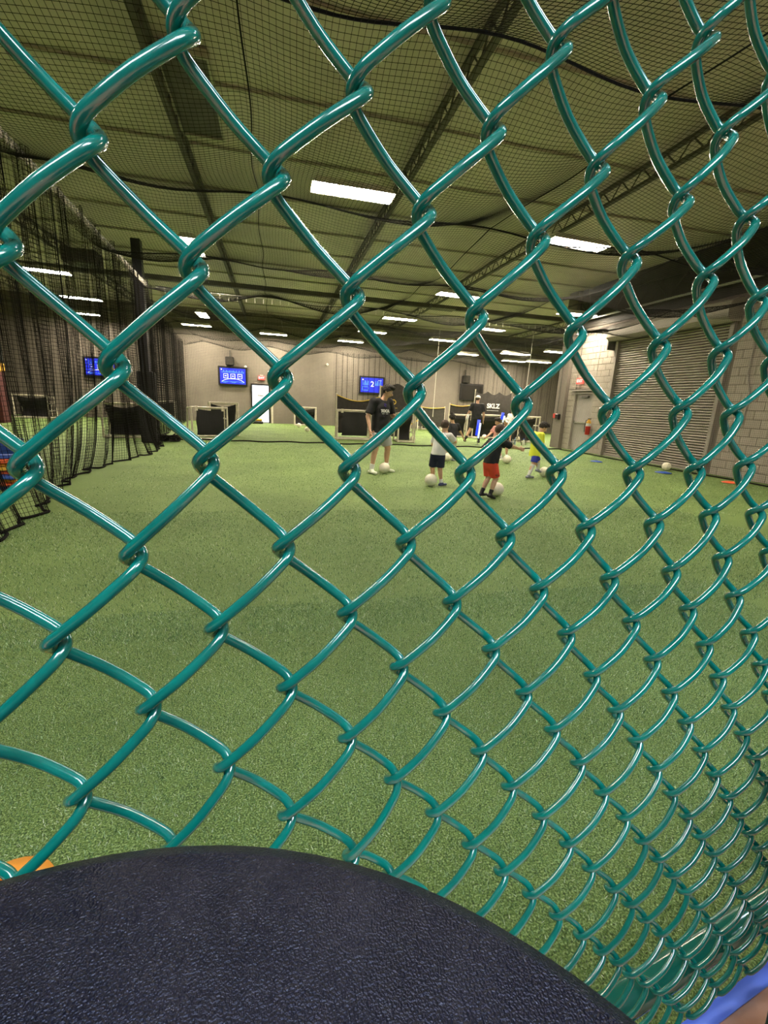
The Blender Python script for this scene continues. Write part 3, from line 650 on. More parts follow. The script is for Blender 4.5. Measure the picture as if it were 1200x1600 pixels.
# ================= GOALS =================
def goal(x, y, rz, w, h, dp, label, cloth='sheet', rear=True):
    t = thing('small_goal', label, 'goal', (x, y, 0), rz); r = .035
    f = MB()
    f.tube([(-w/2, 0, 0), (-w/2, 0, h), (w/2, 0, h), (w/2, 0, 0)], r, 8).tube([(-w/2, 0, .03), (w/2, 0, .03)], r, 8)
    f.build('front_frame', 'pvc', t)
    if rear:
        b = MB()
        for s in (-1, 1): b.tube([(s*w/2, 0, .03), (s*w/2, dp, .03), (s*w/2, dp*.8, h*.96), (s*w/2, 0, h)], r*.8, 8)
        b.tube([(-w/2, dp, .03), (w/2, dp, .03)], r*.8, 8).tube([(-w/2, dp*.8, h*.96), (w/2, dp*.8, h*.96)], r*.8, 8)
        b.build('rear_frame', 'pvc', t)
        MB().tube([(w/2, dp*.4, .03), (w/2, dp*.35, h)], r*.6, 6).tube([(w/2, 0, h*.33), (w/2, dp*.93, h*.33)], r*.6, 6).tube([(w/2, 0, h*.66), (w/2, dp*.86, h*.66)], r*.6, 6).split('side_rungs', 'pvc', t)
    if cloth == 'sheet':
        def fn(u, v):
            return (-w*.38+w*.76*u+.015*math.sin(9*v), -.05-.02*math.sin(7*u+3*v)-.03*math.sin(PI*u)*math.sin(5*v), .16+(h-.2)*v-.05*math.sin(PI*u)*v)
        MB().grid(fn, 14, 12).build('target_sheet', 'blackcloth', t, True)
        MB().box(-w*.40, -w*.33, -.06, 0, h-.10, h+.04).box(w*.33, w*.40, -.06, 0, h-.10, h+.04).split('sheet_clip', 'pvc', t)
    else:
        def fn(u, v):
            return (-w/2+.06+(w-.12)*u, dp*.75*(.4+.6*math.sin(PI*min(1, .2+v))), .06+(h-.10)*v-.10*math.sin(PI*u)*v*v)
        MB().grid(fn, 12, 10).build('goal_net', 'blackcloth', t, True)
    return t
goal(-2.0, 15.1, .30, 1.05, 1.0, 1.1, 'small white pipe goal with black sheet, left of the bright door')
t = goal(-1.75, 16.9, .25, .95, 1.14, .5, 'white pipe goal standing right behind the left black sheet goal', cloth='net')
goal(-4.45, 15.0, .1, 1.05, 1.02, .9, 'white pipe goal seen through the curtain net, left of the black column', cloth='net')
goal(-10.65, 23.6, 0, 1.35, 1.0, .8, 'white pipe goal farthest left beside the padded column', cloth='net')
goal(-5.5, 24.6, 0, 1.2, 1.0, .6, 'far white goal just right of the black column', cloth='net')
goal(1.6, 25.2, 0, 1.15, .98, .6, 'far white goal right of the bright door', cloth='net')
goal(2.85, 16.7, .0, 1.25, 1.08, .5, 'larger white pipe goal with black sheet behind the man in black shirt')
goal(4.75, 16.2, -.1, .62, 1.07, 1.0, 'narrow white pipe goal between the man and the emblem screen', cloth='net')
goal(9.0, 25.4, 0, 1.25, 1.08, .7, 'far white goal behind the boy in white shirt', cloth='net')
goal(9.7, 19.6, 0, 1.5, 1.09, .75, 'white pipe goal in front of the banner screen with white lettering', cloth='net')
goal(10.85, 17.9, 0, 1.0, 1.12, .8, 'white pipe goal behind the boy in yellow shirt', cloth='net')
goal(8.4, 19.9, 0, .8, 1.05, .32, 'narrow white goal left of the coach in the white cap', cloth='net')
def barrier(x0, y0, x1, y1, z0, z1, label, dip=.18):
    t = thing('rebound_net', label, 'net barrier', (x0, y0, 0)); L = math.hypot(x1-x0, y1-y0); t.rotation_euler.z = math.atan2(y1-y0, x1-x0)
    for x in (0, L): MB().tube([(x, 0, 0), (x, 0, z1+.06)], .03, 8).build('post', 'pvc', t)
    zt = lambda u: z1-dip*math.sin(PI*u)
    MB().grid(lambda u, v: (L*u, .03*math.sin(5*u), z0+(zt(u)-z0)*v), 12, 4).build('net_panel', 'blackmesh', t)
    MB().tube([(L*u/12, .03*math.sin(5*u/12)-.01, zt(u/12)) for u in range(13)], .022, 6).build('top_tape', 'yellowtape', t)
barrier(2.25, 17.3, 3.9, 17.3, .2, 1.62, 'black net barrier with sagging yellow top tape behind the man', .2)
barrier(3.95, 17.4, 4.2, 17.4, 1.0, 2.0, 'short raised end of the yellow taped net beside the man', -.02)
barrier(7.75, 24.3, 9.3, 24.3, .25, 1.32, 'black net barrier with yellow top tape near the back wall', .07)
barrier(8.0, 20.3, 9.1, 20.3, .25, 1.50, 'black net barrier with yellow top tape left of the coach in the cap', .07)
t = thing('yellow_strap', 'slanting yellow strap beside the narrow white goal', 'strap', (5.1, 17.1, .0)); t.rotation_euler.z = 0
MB().tube([(-.25, 0, .45), (.05, 0, .62), (.35, 0, .80)], .03, 6).build('band', 'yellowtape', t)
# banner screens
def screen(x, y, w, h, label, arch=0, scal=0, rz=0):
    t = thing('banner_screen', label, 'screen', (x, y, 0), rz)
    def top(u): return h+arch*math.sin(PI*u)-scal*abs(math.sin(3*PI*u))
    v = []; f = []; n = 24
    for s in (-.015, .015):
        for k in range(n+1): u = k/n; v += [(-w/2+w*u, s+.02*math.sin(12*u), .12), (-w/2+w*u, s+.02*math.sin(12*u), top(u))]
    for k in range(n): a = 2*k; b = a+2*(n+1); f += [(a, a+2, a+3, a+1), (b+1, b+3, b+2, b), (a+1, a+3, b+3, b+1)]
    MB().add(v, f).build('fabric', 'blackmesh', t)
    for x_ in (-w/2, w/2): MB().tube([(x_, .03, 0), (x_, .03, top(0 if x_ < 0 else 1)+.08)], .025, 6).build('pole', 'pvc' if scal else 'steel_dark', t)
    for x_ in (-w/2+.1, w/2-.1): MB().tube([(x_, -.35, .02), (x_, .35, .02)], .02, 6).build('foot', 'steel_dark', t)
    return t
s_ = screen(4.66, 17.5, .95, 1.85, 'tall black screen with yellow emblem behind the man', arch=.30)
text('emblem', 'D', .26, 'yellowtape', s_, face_s(-.12, -.05, 1.44) @ Matrix.Shear('XZ', 4, (0, 0)), .004, .004)
MB().box(-.27, -.10, -.055, -.045, 1.52, 1.555).box(-.24, -.12, -.055, -.045, 1.42, 1.45).build('emblem_wing', 'yellowtape', s_)
MB().box(-.22, .02, -.055, -.045, 1.22, 1.235).build('small_text', 'yellowtape', s_)
s_ = screen(10.35, 20.6, 1.9, 2.18, 'wide black banner screen with white lettering behind the coach in the cap', scal=.14)
text('lettering', 'SKLZ', .30, 'shirtwhite', s_, face_s(.02, -.05, 1.50), .004, .010)
MB().box(-.30, .32, -.055, -.045, 1.285, 1.305).build('small_text', 'shirtwhite', s_)
s_ = screen(11.3, 21.0, 1.2, 1.9, 'dark net screen with slanting white pole behind the boy in yellow shirt', scal=.1)
MB().tube([(-.5, -.1, 1.55), (-.1, -.1, 1.75)], .02, 6).build('slant_pole', 'pvc', s_)
# black hoop stand on the turf behind the players
t = thing('folding_stand', 'black folding metal stand on the turf behind the boy in black shirt', 'stand', (9.55, 16.3, 0))
for a, b in (((-.5, 0, 0), (-.2, .1, 1.0)), ((.1, 0, 0), (-.2, .1, 1.0)), ((.4, .2, 0), (.2, .1, 1.0)), ((-.1, .3, 0), (.2, .1, 1.0))): MB().tube([a, b], .018, 6).build('leg', 'steel_dark', t)
MB().tube([(-.45, 0, .18), (.4, .1, .2)], .015, 6).tube([(-.2, .1, 1.0), (.2, .1, 1.0)], .018, 6).build('cross_bar', 'steel_dark', t)

# ================= BALLS =================
b0 = thing('soccer_ball', '', 'ball'); MB().sphere((0, 0, .11), .11, 28, 18).build('panels', 'ball', b0, True)
# pentagon seams
g_ = (1+5**.5)/2; ico = [Vector(p).normalized() for p in ((0, 1, g_), (0, -1, g_), (0, 1, -g_), (0, -1, -g_), (1, g_, 0), (-1, g_, 0), (1, -g_, 0), (-1, -g_, 0), (g_, 0, 1), (-g_, 0, 1), (g_, 0, -1), (-g_, 0, -1))]
sb = MB()
for p in ico:
    a = p.orthogonal().normalized(); c_ = p.cross(a)
    ring = [(p*.94+(a*math.cos(q*2*PI/5)+c_*math.sin(q*2*PI/5))*.34).normalized()*.1102+Vector((0, 0, .11)) for q in range(6)]
    sb.tube(ring, .0015, 4, False)
sb.build('seam', 'ballseam', b0)
BALLS = [(2.14, 8.72, 'beside the right shoe of the man in black shirt'), (2.65, 7.33, 'behind the blue shoe of the boy in white shirt'), (3.50, 6.50, 'at the feet of the boy in red shorts'),
 (5.62, 8.45, 'under the foot of the boy in yellow shirt'), (4.31, 10.80, 'between the feet of the child in grey pants'), (10.1, 9.72, 'lying alone before the roller door'),
 (1.15, 23.2, 'far away right of the bright door, farther of the pair'), (1.36, 20.2, 'right of the bright door, nearer of the pair'), (5.17, 16.7, 'behind the cross net right of the man'),
 (8.67, 26.0, 'small and far at the foot of the back wall'), (9.3, 19.0, 'beside the coach in the white cap'), (10.6, 18.3, 'behind the black stand near the far child in white'), (5.9, 10.6, 'behind the boy in black shirt')]
for k, (x, y, l) in enumerate(BALLS):
    t = b0 if k == 0 else copy_tree(b0); t.location = (x, y, .003); t.rotation_euler = (0, 0, k*1.3); t['label'] = 'off white soccer ball '+l; t['group'] = 'soccer balls on the turf'
# flat markers, cone
def disc(x, y, m, label, R=.10, h=.05):
    MB().lathe([(R, 0), (R, .006), (R*.62, h*.8), (R*.45, h), (R*.32, h), (R*.30, h*.9), (R*.5, .01)], 28).build('marker_disc', m, None, True, loc=(x, y, .012), label=label, cat='disc cone')
disc(-.74, 1.13, 'orange', 'orange disc cone on the near turf peeking out past the stool at lower left', .12, .04)
disc(10.0, 7.85, 'cone_red', 'flat orange red disc marker on the turf at right', .17, .03)
disc(9.55, 9.25, 'coneblue', 'dark blue flat disc marker on the turf before the roller door', .19, .03)
disc(9.2, 11.3, 'coneblue', 'blue flat disc marker on the turf before the grey door', .17, .03)
# bottles
def bottle(x, y, m, label):
    t = thing('water_bottle', label, 'bottle', (x, y, .01)); MB().lathe([(.036, 0), (.04, .01), (.04, .17), (.03, .20), (.016, .215), (.016, .235)], 16).build('body', m, t, True); MB().lathe([(.02, .225), (.02, .25), (.012, .27)], 12).build('cap', 'coneblue', t, True)
bottle(9.5, 16.6, 'bottleblue', 'pale blue water bottle on the turf left of the boy in yellow shirt')
bottle(9.75, 16.35, 'shirtwhite', 'white water bottle on the turf nearest the boy in yellow shirt')
# glowing training lights
for x, y, z0, z1, l in ((7.60, 16.1, .30, .95, 'glowing blue light stick hanging beside the legs of the coach in the cap'), (8.85, 16.6, .93, 1.25, 'glowing blue light stick held up behind the boys at the middle')):
    t = thing('light_stick', l, 'light stick', (x, y, 0)); MB().tube([(-.04, .02, z0+.05), (.0, .02, z1)], .055, 10).build('blue_tube', 'glowblue', t, True); MB().tube([(0, -.05, z0-.05), (.04, -.05, z1-.12)], .035, 10).build('white_tube', 'glowwhite', t, True)
    MB().tube([(.02, 0, .0), (.02, 0, z0+.1)], .010, 6).lathe([(.08, 0), (.08, .012), (.02, .02)], 12, (.02, 0, 0)).build('stand', 'steel_dark', t)
# coloured hurdle boards behind the curtain at far left
for k in range(9):
    c_ = ['coneblue', 'cone_red', 'orange', 'coneblue', 'cone_red', 'yellowpad', 'orange', 'cone_red', 'coneblue'][k]
    z = .03+k*.052
    MB().box(-.34, .34, -.09, .09, 0, .048, bev=.012).build('hurdle_board', c_, loc=(-3.72+.03*math.sin(k*2.2), 6.95+.03*math.cos(3*k), z-.02), rz=.15*math.sin(k*1.7),
       label='%s flat training board, %s in the stack behind the curtain net at left' % (dict(coneblue='blue', cone_red='red', orange='orange', yellowpad='yellow')[c_], ('lowest', 'second lowest', 'third from below', 'fourth from below', 'middle', 'fourth from top', 'third from top', 'second from top', 'topmost')[k]), cat='board', group='stack of coloured boards')
t = thing('storage_bin', 'dark blue bin standing behind the stack of coloured boards', 'bin', (-3.85, 7.6, 0))
MB().lathe([(.18, 0), (.24, .60), (.25, .62), (.22, .62), (.17, .05)], 24).build('bucket', 'coneblue', t, True)
# ================= PEOPLE =================
class Field:
    """signed distance field on a grid, meshed with surface nets"""
    def __init__(s, lo, hi, h):
        s.lo = np.array(lo, float); s.h = h; s.n = np.ceil((np.array(hi)-s.lo)/h).astype(int)+1
        s.F = np.full(s.n, .2, dtype=np.float32)
        s.ax = [s.lo[k]+np.arange(s.n[k])*h for k in range(3)]
    def _sl(s, lo, hi, pad):
        a = np.clip(((np.array(lo)-pad-s.lo)/s.h).astype(int), 0, s.n-1); b = np.clip(((np.array(hi)+pad-s.lo)/s.h).astype(int)+2, 1, s.n)
        sl = tuple(slice(a[k], b[k]) for k in range(3))
        X = np.meshgrid(s.ax[0][sl[0]], s.ax[1][sl[1]], s.ax[2][sl[2]], indexing='ij')
        return sl, np.stack(X, -1)
    def smin(s, sl, d, k):
        f = s.F[sl]; h = np.clip(.5+.5*(f-d)/k, 0, 1); s.F[sl] = f*(1-h)+d*h-k*h*(1-h)
    def cone(s, a, b, ra, rb, k=.02, flat=None, fl=1, cuts=(), bump=None):
        a = np.array(a, float); b = np.array(b, float); R = max(ra, rb)
        sl, P = s._sl(np.minimum(a, b)-R, np.maximum(a, b)+R, .05)
        ab = b-a; L2 = ab@ab+1e-12; q = P-a
        t = np.clip((q@ab)/L2, 0, 1); v = q-t[..., None]*ab
        if flat is not None:
            n = np.array(flat, float); n /= np.linalg.norm(n); dn = v@n
            d = np.sqrt(np.maximum((v**2).sum(-1)+(dn**2)*(1/fl**2-1), 1e-12))
        else: d = np.sqrt((v**2).sum(-1))
        d = d-(ra+(rb-ra)*t)
        if bump is not None: d = d+bump(P)
        for p0, nn in cuts: d = np.maximum(d, (P-np.array(p0))@np.array(nn))
        s.smin(sl, d, k)
    def ell(s, c, r, axes=None, k=.02, cuts=(), bump=None):
        c = np.array(c, float); r = np.array(r, float); R = r.max(); sl, P = s._sl(c-R, c+R, .05)
        q = P-c
        if axes is not None: q = q@np.array(axes).T
        k0 = np.sqrt(((q/r)**2).sum(-1))+1e-9; k1 = np.sqrt(((q/r**2)**2).sum(-1))+1e-9; d = k0*(k0-1)/k1
        if bump is not None: d = d+bump(P)
        for p0, nn in cuts: d = np.maximum(d, (P-np.array(p0))@np.array(nn))
        s.smin(sl, d, k)
    def cut(s, p0, nn):
        X = np.meshgrid(*s.ax, indexing='ij'); P = np.stack(X, -1); s.F = np.maximum(s.F, ((P-np.array(p0))@np.array(nn)).astype(np.float32))
    def mesh(s, name, material, parent):
        F = s.F; S = F < 0
        c = [S[i:S.shape[0]-1+i, j:S.shape[1]-1+j, k:S.shape[2]-1+k] for i in (0, 1) for j in (0, 1) for k in (0, 1)]
        tot = sum(x.astype(np.int8) for x in c); act = (tot > 0) & (tot < 8)
        I = np.argwhere(act); idx = -np.ones(act.shape, dtype=np.int64); idx[act] = np.arange(len(I))
        acc = np.zeros((len(I), 3)); cnt = np.zeros(len(I))
        C8 = [np.array((i, j, k)) for i in (0, 1) for j in (0, 1) for k in (0, 1)]
        val = {tuple(q): F[I[:, 0]+q[0], I[:, 1]+q[1], I[:, 2]+q[2]] for q in C8}
        for q in C8:
            for ax in range(3):
                if q[ax]: continue
                q2 = q.copy(); q2[ax] = 1; a = val[tuple(q)]; b = val[tuple(q2)]; mk = (a < 0) != (b < 0)
                t = np.where(mk, a/(a-b+1e-12), 0); p = np.zeros((len(I), 3))+q; p[:, ax] += t
                acc[mk] += p[mk]; cnt[mk] += 1
        V = s.lo+(I+acc/cnt[:, None])*s.h
        Q = []
        for ax in range(3):
            u, v = (ax+1) % 3, (ax+2) % 3
            a = [slice(None)]*3; b = [slice(None)]*3; a[ax] = slice(0, -1); b[ax] = slice(1, None)
            A = S[tuple(a)]; B = S[tuple(b)]
            for sgn, mk in ((1, A & ~B), (-1, ~A & B)):
                E = np.argwhere(mk); E = E[(E[:, u] > 0) & (E[:, v] > 0) & (E[:, u] < act.shape[u]) & (E[:, v] < act.shape[v])]
                du = np.zeros(3, int); du[u] = 1; dv = np.zeros(3, int); dv[v] = 1
                g = lambda W_: idx[W_[:, 0], W_[:, 1], W_[:, 2]]
                q = np.stack([g(E-du-dv), g(E-dv), g(E), g(E-du)], -1)
                Q.append(q if sgn > 0 else q[:, ::-1])
        Q = np.vstack(Q); Q = Q[(Q >= 0).all(1)]
        return npmesh(name, V, Q, material, parent, True)
def V3(*a): return np.array(a, float)
ADULT = dict(pelvis=(0, 0, .53), chest=(0, .0, .72), neck=(0, .0, .825), head=(0, .012, .925), shR=(.108, 0, .795), elR=(.135, -.015, .625), wrR=(.14, .03, .485), hipR=(.05, 0, .51), knR=(.06, .02, .28), anR=(.065, -.01, .045))
KID = dict(pelvis=(0, 0, .49), chest=(0, .0, .67), neck=(0, .0, .775), head=(0, .012, .885), shR=(.105, 0, .745), elR=(.13, -.015, .59), wrR=(.135, .03, .465), hipR=(.052, 0, .465), knR=(.06, .02, .26), anR=(.065, -.01, .05))
def person(label, x, y, face, H, base, J, look=(0, 1, 0), shirt=None, sleeve=1.0, shorts=None, longp=False, sock=None, sockh=.3, shoe='shoewhite', hair='hairdark', hstyle='short', skin='skin', sock_low=False, cap=None, hem=.02, toeR=(0, 1, 0), toeL=(0, 1, 0), trim=None):
    fx, fy = face; n = math.hypot(fx, fy); fx /= n; fy /= n
    t = thing('person', label, 'person', (x, y, 0), math.atan2(-fx, fy))
    P = {}
    for k, v in base.items():
        P[k] = np.array(v, float)
        if k.endswith('R'): P[k[:-1]+'L'] = np.array((-v[0], v[1], v[2]), float)
    for k, v in J.items(): P[k] = np.array(v, float)
    P = {k: v*H for k, v in P.items()}
    kid = base is KID; hh = H*(1.22 if kid else 1.0); h = .0085 if kid else .0105
    lo = np.min(list(P.values()), axis=0)-.22*H/1.5-.06; hi = np.max(list(P.values()), axis=0)+.20; lo[2] = -.03
    F = Field(lo, hi, h)
    look = np.array(look, float); look /= np.linalg.norm(look); upv = V3(0, 0, 1); side = np.cross(look, upv); side /= np.linalg.norm(side); hu = np.cross(side, look)
    A = [side, look, hu]; hc = P['head']
    # trunk
    F.cone(P['pelvis'], P['chest'], .082*H, .085*H, .03, (0, 1, 0), .72)
    F.cone(P['chest'], P['neck']-V3(0, 0, .03*H), .088*H, .05*H, .03, (0, 1, 0), .68)
    F.cone(P['shR'], P['shL'], .036*H, .036*H, .03)
    F.cone(P['neck']-V3(0, 0, .02*H), hc-hu*.03*hh, .034*H, .031*H, .015)
    # head
    F.ell(hc+hu*.012*hh-look*.006*hh, (.044*hh, .056*hh, .050*hh), A, .01)
    F.ell(hc-hu*.022*hh+look*.014*hh, (.034*hh, .038*hh, .042*hh), A, .015)
    F.cone(hc+look*.050*hh+hu*.004*hh, hc+look*.062*hh-hu*.012*hh, .006*hh, .010*hh, .008)
    for s_ in (-1, 1): F.ell(hc+side*s_*.045*hh-hu*.004*hh-look*.004*hh, (.006*hh, .011*hh, .016*hh), A, .005)
    F.ell(hc-hu*.030*hh+look*.050*hh, (.016*hh, .007*hh, .006*hh), A, .006)
    for S_ in 'RL':
        sh, el, wr = P['sh'+S_], P['el'+S_], P['wr'+S_]; hp, kn, an = P['hip'+S_], P['kn'+S_], P['an'+S_]
        F.cone(sh, el, .031*H, .024*H, .02); F.cone(el, wr, .025*H, .0155*H, .012)
        # hand
        d = wr-el; d /= np.linalg.norm(d); d = d+V3(0, .12, 0); d /= np.linalg.norm(d)
        sd = np.cross(d, V3(1 if S_ == 'R' else -1, 0, 0.15)); sd /= np.linalg.norm(sd)+1e-9; nrm = np.cross(d, sd)
        pc = wr+d*.030*hh
        F.cone(wr, wr+d*.045*hh, .014*hh, .017*hh, .01, nrm, .6)
        for q, (o_, L_) in enumerate(((-.017, .040), (-.0057, .046), (.0057, .043), (.017, .034))):
            a = wr+d*.050*hh+sd*o_*hh; m_ = a+d*L_*.55*hh+nrm*.003*hh; e_ = m_+d*L_*.42*hh+nrm*(-.012 if S_ == 'R' else .012)*hh
            F.cone(a, m_, .0062*hh, .0056*hh, .004); F.cone(m_, e_, .0056*hh, .0048*hh, .004)
        F.cone(wr+d*.018*hh-sd*.012*hh, wr+d*.045*hh-sd*.034*hh, .0072*hh, .0058*hh, .006)
        # leg
        F.cone(hp, kn, .050*H, .034*H, .025); F.cone(kn, an, .033*H, .020*H, .02)
        F.cone(kn*.75+an*.25-V3(0, .008*H, 0), kn*.5+an*.5-V3(0, .010*H, 0), .030*H, .024*H, .02)
    body = F.mesh('body', skin, t)
    # shirt
    if shirt:
        G = Field(lo, hi, h)
        hemz = P['pelvis'][2]-hem*H; bmp = lambda q: .004*np.sin(q[..., 2]*38+q[..., 0]*25)*np.sin(q[..., 0]*30+q[..., 1]*20)
        pz = P['pelvis'].copy(); pz[2] = hemz-.02
        G.cone(pz, P['chest'], .108*H, .102*H, .03, (0, 1, 0), .80, bump=bmp)
        G.cone(P['chest'], P['neck']-V3(0, 0, .045*H), .100*H, .060*H, .03, (0, 1, 0), .74, bump=bmp)
        G.cone(P['shR']-V3(0, 0, .004*H), P['shL']-V3(0, 0, .004*H), .045*H, .045*H, .03)
        for S_ in 'RL':
            sh, el = P['sh'+S_], P['el'+S_]; d = el-sh; L = np.linalg.norm(d); d /= L; e_ = sh+d*L*.78*sleeve
            G.cone(sh, e_+d*.03, .043*H, .046*H, .025, cuts=[(e_, d)])
        G.cut((0, 0, hemz), (0, 0, -1))
        nk = P['neck']
        G.F = np.maximum(G.F, -(np.sqrt(((np.stack(np.meshgrid(*G.ax, indexing='ij'), -1)-(nk+V3(0, .012*H, .012*H)))**2).sum(-1))-.043*H).astype(np.float32))
        so = G.mesh('shirt', shirt, t)
        if trim: trim(t, P, H)
    # shorts / trousers
    if shorts:
        G = Field(lo, hi, h)
        G.cone(P['pelvis']+V3(0, 0, .03*H), P['hipR']*.5+P['hipL']*.5-V3(0, 0, .01*H), .092*H, .085*H, .02, (0, 1, 0), .80)
        for S_ in 'RL':
            hp, kn, an = P['hip'+S_], P['kn'+S_], P['an'+S_]; d = (kn-hp); L = np.linalg.norm(d); d /= L
            if longp:
                G.cone(hp, kn, .060*H, .046*H, .02); d2 = an-kn; d2 /= np.linalg.norm(d2); e_ = an+d2*.0; G.cone(kn, an+d2*.02, .046*H, .038*H, .02, cuts=[(e_, d2)])
            else:
                e_ = hp+d*L*.86; G.cone(hp, e_+d*.05, .060*H, .060*H, .02, cuts=[(e_, d)])
        if shirt: G.cut((0, 0, P['pelvis'][2]-hem*H+.02), (0, 0, 1))
        G.mesh('trousers' if longp else 'shorts', shorts, t)
    for S_, toe in (('R', toeR), ('L', toeL)):
        kn, an = P['kn'+S_], P['an'+S_]; toe = np.array(toe, float); toe /= np.linalg.norm(toe)
        if sock:
            d = kn-an; d /= np.linalg.norm(d); G = Field(np.minimum(kn, an)-.1, np.maximum(kn, an)+.1, h*.8)
            L = sockh*np.linalg.norm(kn-an); tp = an+d*L
            G.cone(an-d*.02, tp+d*.02, .0235*H, (.026+.015*min(1, sockh*1.1))*H, .01, cuts=[(tp, d)]); G.mesh('sock', sock, t)
        ft = .125*H if not kid else .14*H; G = Field(an-ft, an+ft, h*.75)
        b_ = np.array([an[0], an[1], an[2]])-V3(0, 0, .024*H)
        up_ = V3(0, 0, 1)-toe*toe[2]; up_ /= np.linalg.norm(up_)
        G.cone(b_-toe*.028*H, b_+toe*.085*H-up_*.004*H, .027*H, .024*H, .012, up_, .8, cuts=[(b_-up_*.021*H, -up_)])
        G.cone(an+V3(0, 0, .0), b_+toe*.03*H, .026*H, .022*H, .015)
        G.mesh('shoe', shoe, t)
        MB().tube([tuple(b_-toe*.03*H-up_*.018*H), tuple(b_+toe*.09*H-up_*.018*H)], .018*H, 8).build('sole', 'shirtwhite' if shoe != 'black_pad' else 'black_pad', t) if False else None
    # hair
    G = Field(hc-.16, hc+.2, h*.8)
    curly = hstyle in ('curly', 'bun')
    bmp = (lambda q: .010*np.sin(q[..., 0]*115)*np.sin(q[..., 1]*105)*np.sin(q[..., 2]*110)) if curly else (lambda q: .0015*np.sin(q[..., 0]*200+q[..., 1]*90))
    e = 1.15 if curly else 1.07
    cuts = [(hc+look*.036*hh+hu*.024*hh, look*.70-hu*.71), (hc-hu*.022*hh, look*.25-hu*.97)]
    G.ell(hc+hu*.018*hh-look*.008*hh, (.047*hh*e, .058*hh*e, .053*hh*e), A, .01, cuts=cuts, bump=bmp)
    if hstyle == 'curly': G.ell(hc+hu*.062*hh+look*.018*hh, (.045*hh, .045*hh, .020*hh), A, .012, bump=bmp)
    if hstyle == 'bun': G.ell(hc+hu*.080*hh-look*.012*hh, (.032*hh, .032*hh, .028*hh), A, .006, bump=bmp)
    G.mesh('hair', hair, t)
    if cap:
        G = Field(hc-.2, hc+.2, h*.8)
        G.ell(hc+hu*.028*hh-look*.004*hh, (.053*hh, .064*hh, .050*hh), A, .008, cuts=[(hc+hu*.016*hh, -hu)])
        cd = -look if cap == 'back' else look
        G.ell(hc+hu*.020*hh+cd*.075*hh, (.034*hh, .034*hh, .006*hh), A, .006); G.mesh('cap', 'shirtwhite', t)
    for s_ in (-1, 1):
        c_ = hc+side*s_*.018*hh+look*.0445*hh+hu*.004*hh; MB().sphere(tuple(c_), .0062*hh, 10, 6).build('eye', 'eyewhite', t, True)
        MB().sphere(tuple(c_+look*.0045*hh), .0028*hh, 8, 5).build('pupil', 'eyedark', t, True)
        MB().tube([tuple(c_+hu*.014*hh-side*.009*hh+look*.004*hh), tuple(c_+hu*.016*hh+look*.005*hh), tuple(c_+hu*.013*hh+side*.009*hh+look*.003*hh)], .0022*hh, 5).build('eyebrow', hair, t)
    MB().tube([tuple(hc-hu*.031*hh+look*.053*hh+side*q*hh) for q in (-.013, 0, .013)], .0028*hh, 6).build('mouth', 'lips', t)
    return t, P

# man in black shirt, turned towards the right, looking down at his ball
def coach_print(t, P, H):
    c = P['chest']; yf = c[1]+.079*H
    b = MB(); z = c[2]
    def patch(x0, x1, z0, z1, o=0): return [(x0, yf+o, z0), (x1, yf+o, z0), (x1, yf+o+.0, z1), (x0, yf+o, z1)]
    M = Matrix.Translation((.02, yf+.006, z-.045)) @ Matrix.Rotation(PI, 4, 'Z') @ Matrix.Rotation(PI/2, 4, 'X')
    text('shirt_lettering', 'TOCA', .072, 'shirtwhite', t, M, .003, .006)
    q = MB()
    for dz, k in ((.05, 0), (.085, 1), (-.15, 0), (-.115, 1)):
        q.add([(.02-.035+.012*k, yf+.004, z+dz-.02), (.02+.02+.012*k, yf+.004, z+dz-.004), (.02+.035-.012*k, yf+.004, z+dz+.022), (.02-.02-.006*k, yf+.004, z+dz+.004)], [(0, 1, 2, 3), (3, 2, 1, 0)])
    q.build('shirt_emblem', 'purple', t); MB().box(-.055, .095, yf+.003, yf+.006, z-.10, z-.093).build('small_text', 'shirtwhite', t)
person('man in black t-shirt and light grey shorts looking down at the ball', 2.04, 8.80, (.42, -.90), 1.78, ADULT,
       dict(head=(-.035, .055, .905), neck=(-.01, .015, .825), shR=(.115, .0, .79), elR=(.175, -.01, .63), wrR=(.185, .05, .485), elL=(-.165, .0, .645), wrL=(-.165, .13, .62),
            hipR=(.055, 0, .505), knR=(.085, .03, .28), anR=(.12, .02, .045), hipL=(-.055, 0, .505), knL=(-.10, .02, .28), anL=(-.13, -.03, .05)),
       look=(-.50, .75, -.42), shirt='shirtblack', shorts='greyshorts', sock='shirtwhite', sockh=.28, shoe='shoewhite', hair='hairdark', hstyle='curly', hem=.085, toeR=(.05, 1, 0), toeL=(-.6, .8, -.1), trim=coach_print, sleeve=1.05)
t = thing('flat_marker', 'pale teal flat marker held in the left hand of the man in black shirt', 'marker', (2.46, 8.67, 1.10))
MB().box(-.05, .05, -.03, .03, -.01, .02, bev=.006).build('plate', 'bottleblue', t)
